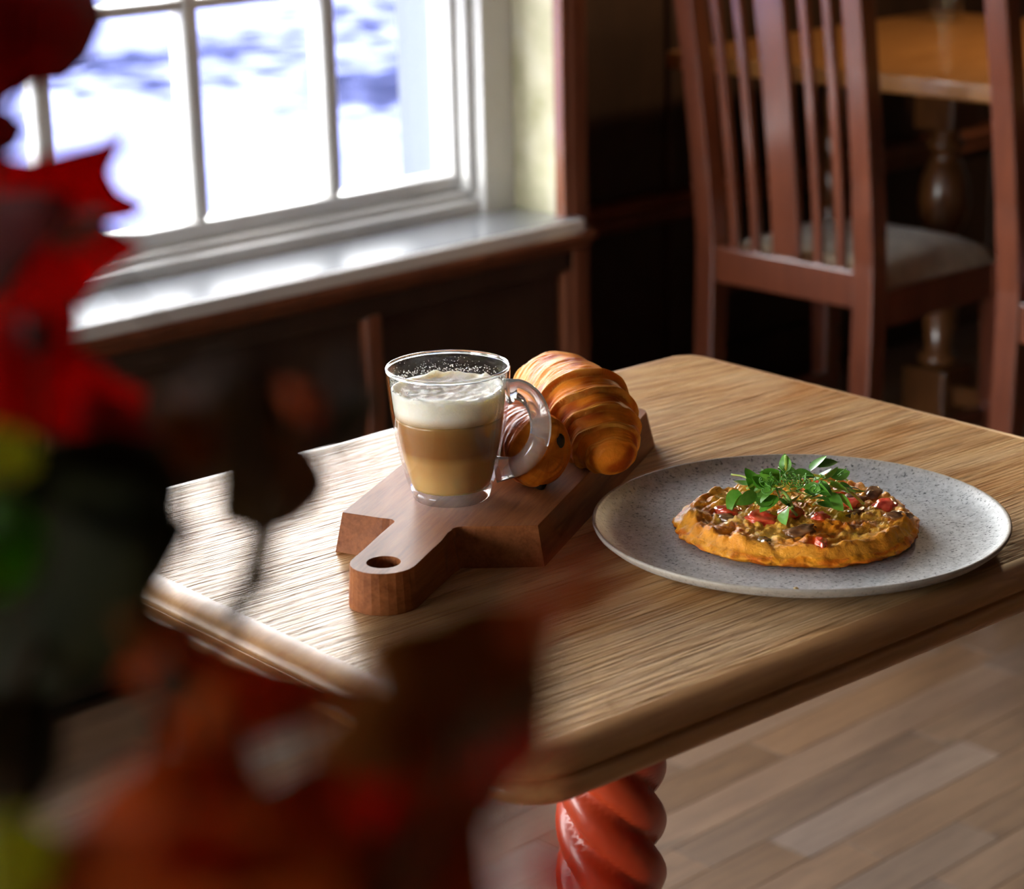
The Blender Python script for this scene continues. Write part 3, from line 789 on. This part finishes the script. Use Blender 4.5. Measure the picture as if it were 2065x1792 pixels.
    lump('mushroom_slice', .066, -.020, .010, .005, .004, MUSH, -.4, .4)
    lump('mushroom_slice', -.030, -.052, .010, .005, .0035, MUSH, .9, .4)
    lump('mushroom_slice', .042, .026, .012, .009, .005, MUSH, .2, .6)
omelette()
def crumb():
    bm = bmesh.new(); bmesh.ops.create_icosphere(bm, subdivisions=2, radius=.0017)
    for v in bm.verts: v.co *= 1 + .35 * noise.noise(v.co * 900); v.co.z *= .6
    me = bpy.data.meshes.new('crumb'); bm.to_mesh(me); bm.free()
    X = Vector((math.sin(B), -math.cos(B), 0)); Y = Vector((math.cos(B), math.sin(B), 0)); p = PL + X * -.018 - Y * .1195
    tag(ob('crumb', me, plain('egg_crumb', (.62, .42, .14), .5), None, (p.x, p.y, HT + .0075), True), 'tiny yellow egg crumb near the front rim of the plate', 'crumb')
crumb()

# ------------------------------------------------------------------ pea shoot garnish
def garnish():
    X = Vector((math.sin(B), -math.cos(B), 0)); Y = Vector((math.cos(B), math.sin(B), 0)); Z = Vector((0, 0, 1))
    base = OM + Z * .0188 + X * -.002 + Y * .004
    r = empty('pea_shoot_garnish', base); tag(r, 'small tangle of bright green pea shoots on top of the omelette', 'garnish')
    GL = Mat('pea_leaf'); GL.base(GL.ramp(GL.noise(GL.coord((90, 90, 90)), 1.0, 3), [(.3, (.085, .28, .016)), (.7, (.22, .52, .060))])); GL.set(Roughness=.4, Subsurface_Weight=.2, Subsurface_Radius=(.002, .004, .001), Subsurface_Scale=1.0); GL = GL.m
    GS = plain('pea_stem', (.36, .56, .12), .35, Subsurface_Weight=.2)
    GT = plain('pea_tendril', (.13, .36, .045), .4)
    rng = random.Random(11)
    def leafmesh(L, W, curl):
        vs, fs = [], []; n = 8
        for i in range(n + 1):
            t = i / n; wd = W * (math.sin(PI * t ** .8) ** .75 if 0 < t < 1 else 0); z = curl * L * t * t
            vs += [(L * t, -wd, z + .25 * wd), (L * t, 0, z), (L * t, wd, z + .25 * wd)]
        for i in range(n):
            b = i * 3; fs += [(b, b + 3, b + 4, b + 1), (b + 1, b + 4, b + 5, b + 2)]
        me = bpy.data.meshes.new('leaf'); me.from_pydata(vs, [], fs); me.materials.append(GL)
        me.polygons.foreach_set('use_smooth', [True] * len(me.polygons)); return me
    LM = [leafmesh(.016, .0055, -.35), leafmesh(.014, .0062, .25), leafmesh(.019, .0048, -.15), leafmesh(.012, .0050, .5)]
    def leaf(p, d, roll):
        d = d.normalized(); up = Z if abs(d.z) < .9 else X; s = up.cross(d).normalized(); n = d.cross(s)
        s2 = s * math.cos(roll) + n * math.sin(roll); n2 = d.cross(s2)
        o = ob('leaf', rng.choice(LM), None, r); o.matrix_local = Matrix(((d.x, s2.x, n2.x, p.x), (d.y, s2.y, n2.y, p.y), (d.z, s2.z, n2.z, p.z), (0, 0, 0, 1)))
    def stem(pts, rad=.00085, mat=GS, name='stem', n=14):
        vs, fs = tube(spline(pts, n), rad, 7); mk(name, vs, fs, mat, r, smooth=True)
    V = lambda a, b, c: X * a + Y * b + Z * c
    # the shoot standing up behind, the long ones hanging forward and right
    stem([V(-.004, .010, .006), V(-.005, .013, .016), V(-.0055, .014, .030)], .0012)
    stem([V(-.012, -.006, .012), V(-.008, -.016, .010), V(-.005, -.026, .004)], .0011)
    stem([V(-.010, -.012, .008), V(-.006, -.022, .003), V(-.003, -.030, .0005)], .0009)
    stem([V(.030, -.002, .012), V(.038, -.006, .008), V(.046, -.012, .0015)], .0011)
    stem([V(-.034, -.004, .006), V(-.018, .004, .011), V(.004, .004, .009)], .001)
    stem([V(-.034, .002, .010), V(-.020, .008, .016), V(-.008, .006, .012)], .001)
    stem([V(.004, -.012, .006), V(.018, -.004, .012), V(.030, .002, .010)], .001)
    stem([V(.010, -.016, .003), V(.022, -.010, .010), V(.034, .000, .008)], .0009)
    stem([V(-.030, -.012, .004), V(-.014, -.014, .007), V(.004, -.014, .005)], .0009)
    stem([V(.000, .004, .018), V(.014, .008, .017), V(.028, .006, .012)], .0009)
    for _ in range(8):
        a = V(rng.uniform(-.03, .03), rng.uniform(-.014, .016), rng.uniform(.002, .010)); b = a + V(rng.uniform(-.02, .02), rng.uniform(-.012, .012), rng.uniform(.001, .007))
        stem([a, (a + b) / 2 + Z * .003, b], .0007)
    spec = [(-.034, -.004, .008, -1, -.2, -.5), (-.040, .000, .010, -.5, -.6, -.6), (-.030, .004, .013, -.9, .1, -.3), (-.022, -.010, .008, -.3, -.9, -.5),
            (.016, .018, .020, .9, .4, .15), (.012, .014, .018, .6, .6, .5), (-.006, .012, .018, .2, .5, .6), (-.002, .006, .018, .9, -.2, .2),
            (.030, .004, .012, .9, -.3, -.2), (.032, -.004, .012, .3, -.9, -.4), (.026, .010, .014, .9, .3, 0), (.008, -.014, .008, .3, -.9, .2),
            (.012, -.018, .006, .6, -.7, -.3), (.000, -.014, .008, -.5, -.8, -.2), (-.026, .010, .012, -.6, .6, .2), (.036, .000, .008, .7, -.6, -.3),
            (.020, -.012, .009, .5, -.8, -.3), (-.014, -.012, .009, -.7, -.6, -.3), (-.010, -.024, .003, -.3, -.9, -.1), (.020, .000, .016, .6, -.3, .3)]
    for a, b, c, dx, dy, dz in spec: leaf(V(a, b, c), V(dx, dy, dz), rng.uniform(-.7, .7))
    for _ in range(26):
        a = rng.uniform(0, 2 * PI); q = rng.uniform(.2, 1); p = V(.034 * q * math.cos(a), .018 * q * math.sin(a), .006 + .010 * (1 - q * q) + rng.uniform(-.002, .003))
        leaf(p, V(math.cos(a + rng.uniform(-.9, .9)), math.sin(a + rng.uniform(-.9, .9)), rng.uniform(-.4, .5)), rng.uniform(-1, 1))
    for _ in range(64):   # curling tendrils over the crown
        c = V(rng.gauss(.001, .013), rng.gauss(-.002, .007), .0175 + rng.uniform(-.006, .004)); rad = rng.uniform(.0015, .004); ph = rng.uniform(0, 6); tx = Vector((rng.uniform(-1, 1), rng.uniform(-1, 1), rng.uniform(-.4, .4))).normalized(); ty = tx.cross(Vector((rng.uniform(-1, 1), rng.uniform(-1, 1), rng.uniform(-1, 1)))).normalized()
        pts = [c + (tx * math.cos(ph + k * .9) + ty * math.sin(ph + k * .9)) * rad * (1 - k * .07) + tx * k * .0011 for k in range(8)]
        stem(pts, .00036, GT, 'tendril', 22)
garnish()

# ------------------------------------------------------------------ dining chairs
CHW = wood('dark_red_mahogany', (.060, .014, .006), (.15, .038, .015), (14, 14, 2.0), .30, .6, .06, coat_rough=.2).m
def fabric(name, c1, c2):
    M = Mat(name); n = M.noise(M.coord((22, 22, 22)), 1.0, 4, .6); n2 = M.noise(M.coord((400, 400, 400)), 1.0, 2)
    M.base(M.ramp(n, [(.42, c1), (.58, c2)])); M.set(Roughness=.85, Sheen_Weight=.3); M.bump(n2, .3, .001); return M.m
BEIGE = fabric('beige_seat_cloth', (.26, .20, .13), (.34, .27, .18))
REDF = fabric('red_damask', (.36, .010, .018), (.50, .05, .04))
GOLD = plain('gold_braid', (.62, .38, .12), .6)
def chair(loc, label, seat_mat, braid=False):
    r = empty('dining_chair', loc); tag(r, label, 'chair', 'tall slat-back dining chairs at the far table')
    def cx(z):
        P = [(0, -.030), (.10, -.018), (.25, -.004), (.42, 0), (.50, .0), (.62, -.012), (.80, -.035), (1.0, -.068), (1.08, -.082)]
        for (a, xa), (b, xb) in zip(P, P[1:]):
            if z <= b: return xa + (xb - xa) * (z - a) / (b - a)
        return P[-1][1]
    for s in (1, -1):
        path = [(cx(z), s * (.170 + .006 * max(0, (z - .5) / .5)), z, .8 if z < .05 else (1.0 if z < .6 else .95)) for z in [i * .045 for i in range(24)]]
        vs, fs = sweep_rect(path, .040, .042); bevel_mod(mk('rear_post', vs, fs, CHW, r), .004)
        fp = [(.332, s * .185, 0, .7), (.332, s * .185, .2, .85), (.332, s * .185, .36, 1), (.332, s * .185, .445, 1)]
        vs, fs = sweep_rect(fp, .040, .040); bevel_mod(mk('front_leg', vs, fs, CHW, r), .004)
        box('side_rail', .015, .32, s * .178 - .011, s * .178 + .011, .385, .445, CHW, r, .003)
        box('side_stretcher', -.005, .32, s * .176 - .009, s * .176 + .009, .16, .185, CHW, r, .003)
    box('front_rail', .321, .343, -.17, .17, .385, .445, CHW, r, .003)
    box('back_rail', -.016, .012, -.150, .150, .418, .480, CHW, r, .003)
    box('cross_stretcher', .17, .19, -.17, .17, .163, .182, CHW, r, .003)
    for yy, wd in ((.114, .017), (.067, .017), (0, .058), (-.067, .017), (-.114, .017)):
        zs = [.475 + .058 * i for i in range(11)]
        path = [(cx(z) - .002, yy * (1 + .06 * (z - .48)), z, 1 + .12 * (z - .48)) for z in zs]
        vs, fs = sweep_rect(path, .013, wd); bevel_mod(mk('splat' if yy == 0 else 'slat', vs, fs, CHW, r), .003)
    vs, fs = sweep_rect([(cx(z) - .002, 0, z, 1) for z in (1.02, 1.06, 1.09, 1.11)], .030, .40); bevel_mod(mk('crest_rail', vs, fs, CHW, r), .008)
    # upholstered pad
    bm = bmesh.new(); bmesh.ops.create_grid(bm, x_segments=18, y_segments=18, size=1)
    top = bm.faces[:]
    for v in bm.verts:
        a, b = v.co.x, v.co.y; k = (1 - abs(a) ** 4) * (1 - abs(b) ** 4)
        v.co = Vector((.170 + a * .170, b * (.178 + .010 * a), .448 + .044 * max(0, k) ** .4))
    ex = bmesh.ops.extrude_face_region(bm, geom=top)
    for v in [e for e in ex['geom'] if isinstance(e, bmesh.types.BMVert)]: v.co.z = .440
    bmesh.ops.recalc_face_normals(bm, faces=bm.faces[:])
    me = bpy.data.meshes.new('seat_pad'); bm.to_mesh(me); bm.free(); ob('seat_pad', me, seat_mat, r, (0.004, 0, 0), True)
    if braid:
        pts = [(-.004, -.172, .444), (-.004, .172, .444), (.344, .190, .444), (.344, -.190, .444)]
        P = [Vector(p) for p in pts + pts[:1]]
        vs, fs = tube([P[i // 8] + (P[i // 8 + 1] - P[i // 8]) * ((i % 8) / 8) for i in range(32)] + [P[0]], .011, 8); mk('braid_trim', vs, fs, GOLD, r, smooth=True)
    return r
chair((2.822, 2.332, 0), 'slat-back mahogany chair with a beige seat pad, beside the window post', BEIGE)
chair((2.815, 1.712, 0), 'slat-back mahogany chair with a red seat, at the right edge of the photo', REDF, True)

# ------------------------------------------------------------------ far table
FT = wood('honey_oak_top', (.24, .095, .022), (.42, .19, .055), (5, 30, 30), .30, .5, .05, coat_rough=.18).m
FTL = wood('amber_turned_oak', (.07, .024, .008), (.20, .075, .020), (10, 10, 3), .28, .5, .05).m
def far_table():
    r = empty('pub_table', (3.46, 2.06, 0)); tag(r, 'honey coloured oak pub table in the alcove beyond the chairs', 'table')
    box('tabletop', -.41, .41, -.76, .76, .728, .76, FT, r, .006, 3)
    for s in (1, -1):
        yy = s * .42
        box('leg_block', -.045, .045, yy - .045, yy + .045, .60, .728, FTL, r, .006)
        vs, fs = lathe([(.030, .60), (.024, .585), (.036, .575), (.036, .565), (.022, .553), (.030, .54), (.046, .50), (.050, .46), (.044, .425), (.028, .395), (.022, .385), (.036, .375), (.036, .362), (.024, .35), (.030, .33), (.033, .24), (.026, .17), (.04, .16), (.04, .15), (.03, .14)], 32)
        mk('turned_leg', vs, fs, FTL, r, (0, yy, 0), True)
        box('base_block', -.05, .05, yy - .05, yy + .05, .045, .14, FTL, r, .006)
        box('foot_rail', -.30, .30, yy - .035, yy + .035, 0, .05, FTL, r, .008)
        barley_leg('twist_leg', r, (-.26, yy + .06, 0), .021, .05, .728, FTL, 2, .13, 1, .18, 120, 20)
    box('stretcher', -.02, .02, -.37, .37, .07, .11, FTL, r, .004)
far_table()
def tumbler(x, y_, label):
    r = empty('tumbler', (x, y_, .76)); tag(r, label, 'glass')
    out = [(.030, .0), (.032, .002), (.034, .05), (.038, .13)]; inn = [(.036, .13), (.032, .05), (.030, .012), (.001, .010)]
    vs, fs = lathe(out + inn, 40, True, True); mk('glass_body', vs, fs, thin_glass('tumbler_glass', (.95, .96, .96), 1.5), r, smooth=True)
tumbler(3.735, 2.687, 'clear glass tumbler standing on the honey oak table')

def pendant(x, y_):  # unseen lamp added to brighten the far table
    r = empty('added_pendant_lamp', (x, y_, 1.42)); tag(r, 'added unseen pendant lamp over the honey oak table', 'lamp')
    vs, fs = lathe([(.150, .0), (.152, .004), (.145, .03), (.11, .09), (.05, .13), (.025, .15), (.022, .15), (.045, .125), (.105, .085), (.140, .028), (.147, .002), (.150, .0)], 40, False, False)
    mk('lamp_shade', vs, fs, plain('dark_enamel', (.03, .03, .03), .4), r, smooth=True)
    box('cord', -.003, .003, -.003, .003, .15, HCEIL - 1.42, plain('cord_black', (.01, .01, .01), .6), r)
    em = Mat('lit_bulb'); em.set(Base_Color=(1, .8, .5, 1), Emission_Color=(1, .62, .30, 1), Emission_Strength=6.0)
    vs, fs = lathe([(.006, -.005), (.020, .005), (.029, .025), (.026, .05), (.014, .075), (.012, .10)], 24)
    mk('bulb', vs, fs, em.m, r, smooth=True)
    l = bpy.data.lights.new('added_lamp_light', 'POINT'); l.energy = 3.2; l.color = (1, .72, .42); l.shadow_soft_size = .06
    o = bpy.data.objects.new('added_lamp_light', l); COL.objects.link(o); o.parent = r; o.location = (0, 0, -.07)
pendant(3.50, 2.15)
# ------------------------------------------------------------------ autumn foliage close to the lens
def leaf_mat(name, c1, c2, trans=.5, rough=.45):
    M = Mat(name); n = M.noise(M.coord((40, 40, 40)), 1.0, 4, .6)
    c = M.ramp(n, [(.35, c1), (.65, c2)]); M.base(c); M.set(Roughness=.8, Specular_IOR_Level=.08)
    tl = M.n('BsdfTranslucent'); M.l(c, tl.inputs[0]); mx = M.n('MixShader'); mx.inputs[0].default_value = trans
    M.l(M.p.outputs[0], mx.inputs[1]); M.l(tl.outputs[0], mx.inputs[2]); M.l(mx.outputs[0], M.out.inputs[0]); return M.m
LM_ = {
    'red': leaf_mat('scarlet_leaf', (.42, .004, .003), (.58, .012, .006), .6),
    'maroon': leaf_mat('maroon_leaf', (.19, .004, .003), (.28, .008, .005), .5),
    'rust': leaf_mat('rust_leaf', (.30, .035, .006), (.42, .07, .012), .5),
    'brown': leaf_mat('brown_leaf', (.12, .036, .006), (.20, .065, .010), .4),
    'olive': leaf_mat('olive_leaf', (.055, .030, .006), (.10, .052, .010), .4),
    'dark': leaf_mat('shaded_deep_green_leaf', (.008, .009, .002), (.016, .014, .003), .1),  # green leaves in shadow, the shade darkened into the colour
    'green': leaf_mat('fresh_green_leaf', (.06, .17, .012), (.12, .28, .02), .5),
    'lime': leaf_mat('lime_leaf', (.30, .30, .035), (.48, .44, .08), .5),
    'pink': leaf_mat('pink_highlight_leaf', (.20, .07, .055), (.26, .10, .08), .4),  # highlight tone of the red leaf, painted as leaf colour
    'umber': leaf_mat('umber_red_leaf', (.30, .040, .003), (.42, .065, .005), .45),
    'wine': leaf_mat('wine_leaf', (.050, .003, .002), (.085, .005, .003), .45),
    'taupe': leaf_mat('taupe_leaf', (.055, .036, .028), (.075, .050, .040), .4),
    'orange': leaf_mat('orange_leaf', (.40, .075, .006), (.50, .11, .01), .5),
}
def foliage():
    mouth = at(330, 2450, .50)
    r = empty('autumn_arrangement', (mouth.x, mouth.y, 0))
    tag(r, 'blurred arrangement of red and green autumn leaves in a tall vase', 'plant')
    O = Vector((mouth.x, mouth.y, 0)); rng = random.Random(4)
    # each leaf: (outline as seen, distance, tilt across, tilt along, colour); every one lies in its own tilted, cupped plane
    S = [([(-60, -60), (110, -60), (190, -40), (212, 45), (180, 120), (132, 166), (72, 172), (15, 205), (-60, 245)], .60, .06, -.04, 'maroon'),
         ([(-60, 190), (20, 212), (64, 252), (42, 300), (5, 325), (-60, 345)], .50, .05, .05, 'maroon'),
         ([(-60, 305), (60, 322), (130, 304), (200, 287), (262, 258), (238, 308), (222, 345), (242, 382), (300, 412), (268, 442), (214, 452), (204, 470), (240, 486), (292, 497), (240, 535), (205, 560), (165, 610), (110, 650), (-60, 650)], .58, .05, .06, 'red'),
         ([(-60, 395), (60, 385), (150, 395), (125, 465), (65, 520), (10, 590), (-60, 620)], .52, -.05, .05, 'wine'),
         ([(95, 485), (150, 432), (204, 420), (224, 446), (190, 482), (130, 512)], .47, .08, .0, 'pink'),  # leaf shape standing in for a highlight on the red leaf
         ([(-60, 610), (90, 590), (150, 590), (162, 650), (145, 690), (190, 722), (235, 760), (295, 790), (285, 842), (225, 885), (110, 875), (-60, 885)], .53, .06, -.05, 'red'),
         ([(40, 640), (100, 640), (115, 690), (80, 715), (40, 700)], .47, .0, .05, 'wine'),
         ([(150, 800), (230, 790), (280, 830), (330, 870), (250, 920), (170, 890)], .45, .05, .05, 'maroon'),
         ([(-60, 860), (30, 862), (82, 896), (72, 950), (20, 975), (-60, 965)], .40, .05, .05, 'lime'),
         ([(-60, 1005), (60, 1018), (98, 1080), (70, 1165), (15, 1205), (-60, 1195)], .40, .05, -.05, 'green'),
         ([(-60, 950), (90, 885), (220, 865), (330, 885), (372, 960), (362, 1030), (395, 1062), (348, 1150), (290, 1240), (180, 1330), (60, 1350), (-60, 1330)], .45, .05, .05, 'dark'),
         ([(-60, 960), (180, 930), (330, 1000), (310, 1180), (335, 1270), (270, 1350), (180, 1400), (60, 1440), (-60, 1520)], .44, -.05, .05, 'dark'),
         ([(-60, 1400), (70, 1380), (130, 1440), (125, 1560), (60, 1640), (-60, 1650)], .43, .05, .05, 'dark'),
         ([(335, 780), (425, 795), (450, 890), (440, 965), (372, 955), (325, 880)], .42, .05, .0, 'brown'),
         ([(452, 767), (495, 752), (536, 770), (560, 806), (590, 860), (626, 900), (652, 939), (661, 981), (632, 1026), (581, 1063), (520, 1072), (448, 1056), (442, 1001), (450, 931), (427, 868), (420, 814)], .50, .08, .10, 'olive'),
         ([(560, 860), (626, 900), (664, 960), (655, 1010), (600, 1058), (560, 1010)], .48, .05, .1, 'brown'),
         ([(505, 1060), (560, 1060), (540, 1118), (552, 1160), (532, 1195), (487, 1216), (428, 1240), (395, 1300), (330, 1320), (420, 1235), (478, 1196), (508, 1153), (514, 1110)], .48, .05, .05, 'olive'),
         ([(645, 890), (690, 818), (722, 786), (765, 785), (770, 820), (730, 870), (672, 905)], .48, .08, .0, 'dark'),
         ([(665, 760), (705, 705), (755, 720), (735, 780), (690, 800)], .36, .0, .05, 'taupe'),
         ([(360, 790), (430, 735), (540, 705), (600, 760), (560, 790), (450, 775), (390, 815)], .36, .0, .05, 'taupe'),
         ([(560, 770), (640, 790), (650, 860), (600, 850)], .40, .0, .05, 'umber'),
         ([(240, 1360), (330, 1285), (450, 1295), (560, 1330), (720, 1372), (770, 1405), (640, 1455), (520, 1490), (410, 1520), (345, 1490), (310, 1410)], .38, .05, .05, 'umber'),
         ([(230, 1250), (330, 1220), (420, 1250), (380, 1330), (280, 1360)], .40, .05, .05, 'brown'),
         ([(310, 1335), (385, 1325), (400, 1400), (345, 1440), (300, 1400)], .34, .0, .05, 'dark'),  # dark hole between leaves, filled with a shade-coloured leaf shape
         ([(395, 1400), (450, 1380), (490, 1430), (460, 1490), (400, 1480)], .33, .0, .05, 'orange'),
         ([(330, 1500), (450, 1480), (505, 1500), (500, 1570), (590, 1580), (640, 1520), (720, 1480), (860, 1450), (900, 1560), (820, 1700), (600, 1740), (300, 1730), (130, 1700), (210, 1590)], .34, .05, .05, 'umber'),
         ([(620, 1500), (700, 1400), (830, 1380), (1000, 1320), (1110, 1250), (1120, 1400), (1110, 1520), (980, 1600), (780, 1600)], .32, .05, .08, 'brown'),
         ([(700, 1650), (900, 1540), (1040, 1500), (1050, 1580), (990, 1680), (1000, 1790), (1010, 1880), (700, 1880)], .32, .05, .05, 'umber'),
         ([(60, 1700), (260, 1620), (480, 1640), (760, 1690), (820, 1880), (60, 1880)], .32, -.05, .05, 'umber'),
         ([(250, 1680), (400, 1640), (520, 1690), (480, 1790), (330, 1800)], .30, .05, .05, 'rust'),
         ([(700, 1600), (800, 1580), (820, 1650), (740, 1680)], .30, .05, .05, 'red'),
         ([(440, 1320), (620, 1340), (660, 1400), (520, 1420)], .34, .05, .05, 'rust'),
         ([(-60, 1640), (70, 1645), (140, 1700), (150, 1800), (100, 1880), (-60, 1880)], .33, .05, .05, 'lime'),
         ([(700, 1330), (770, 1250), (880, 1230), (960, 1190), (1080, 1190), (1100, 1260), (930, 1390), (780, 1420)], .29, .05, .05, 'brown'),
         ([(1030, 1270), (1120, 1150), (1220, 1100), (1290, 1120), (1260, 1170), (1170, 1230), (1090, 1300)], .245, .03, .03, 'rust'),
         ([(960, 1560), (1080, 1480), (1130, 1520), (1060, 1600)], .27, .03, .03, 'red'),
         ([(1040, 1720), (1110, 1650), (1190, 1680), (1240, 1760), (1220, 1860), (1090, 1880)], .20, .03, .03, 'red')]
    for k, (pts, d0, gx, gy, colr) in enumerate(S):
        n = len(pts); cxp = sum(p[0] for p in pts) / n; cyp = sum(p[1] for p in pts) / n
        ext = max(max(abs(p[0] - cxp), abs(p[1] - cyp)) for p in pts)
        def pos(x, y_):
            u, v = (x - cxp) / ext, (y_ - cyp) / ext
            return at(x, y_, d0 * (1 + gx * u + gy * v + .035 * (u * u + v * v)))
        c0 = pos(cxp, cyp)
        dense = []
        for i in range(n):
            a, b = pts[i], pts[(i + 1) % n]
            for q in (0, .5): dense.append((a[0] + (b[0] - a[0]) * q, a[1] + (b[1] - a[1]) * q))
        bm = bmesh.new(); rings = []
        for sc_ in (1.0, .62):
            rings.append([bm.verts.new(pos(cxp + (p[0] - cxp) * sc_, cyp + (p[1] - cyp) * sc_) - c0) for p in dense])
        mid = bm.verts.new((0, 0, 0)); m = len(dense)
        for i in range(m):
            j = (i + 1) % m
            bm.faces.new((rings[0][i], rings[0][j], rings[1][j], rings[1][i])); bm.faces.new((rings[1][i], rings[1][j], mid))
        bmesh.ops.recalc_face_normals(bm, faces=bm.faces[:])
        me = bpy.data.meshes.new('leaf'); bm.to_mesh(me); bm.free()
        o = ob('leaf', me, LM_[colr], r, c0 - O, True); so = o.modifiers.new('thickness', 'SOLIDIFY'); so.thickness = .0003
    centres = [(at(sum(p[0] for p in q[0]) / len(q[0]), sum(p[1] for p in q[0]) / len(q[0]), q[1] * 1.01) - O) for q in S]
    nodes = []
    STM = plain('woody_stem', (.030, .014, .005), .9, Specular_IOR_Level=.05)
    for pts, rad in [([(330, 2450, .5), (120, 1900, .5), (-90, 1300, .55), (-110, 780, .58), (-110, 320, .62)], .0022), ([(330, 2450, .5), (300, 1900, .45), (330, 1420, .45), (480, 1250, .47), (545, 1090, .5)], .0016),
                     ([(330, 2450, .5), (600, 2050, .36), (800, 1800, .31), (1000, 1420, .28)], .0006), ([(330, 2450, .5), (60, 2000, .40), (20, 1500, .44), (100, 1250, .46)], .0015), ([(545, 1090, .5), (600, 960, .49), (650, 880, .49)], .0010)]:
        path = spline([at(*q) - O for q in pts], 26); nodes += path
        vs, fs = tube(path, rad, 8); mk('stem', vs, fs, STM, r, smooth=True)
    for c in centres:   # leaf stalks
        q = min(nodes, key=lambda n_: (n_ - c).length + (.05 if n_.z > c.z else 0)); m_ = (c + q) / 2 - Vector((0, 0, .01))
        vs, fs = tube(spline([q, m_, c], 8), .0005, 6); mk('stalk', vs, fs, STM, r, smooth=True)
    H = mouth.z
    vs, fs = lathe([(.07, 0), (.085, .01), (.105, .25), (.10, .5), (.06, H - .12), (.05, H - .04), (.062, H + .01), (.057, H + .01), (.044, H - .04), (.05, H - .14), (.001, H - .3)], 40)
    mk('vase', vs, fs, plain('glazed_vase', (.20, .16, .12), .3), r, smooth=True)
foliage()
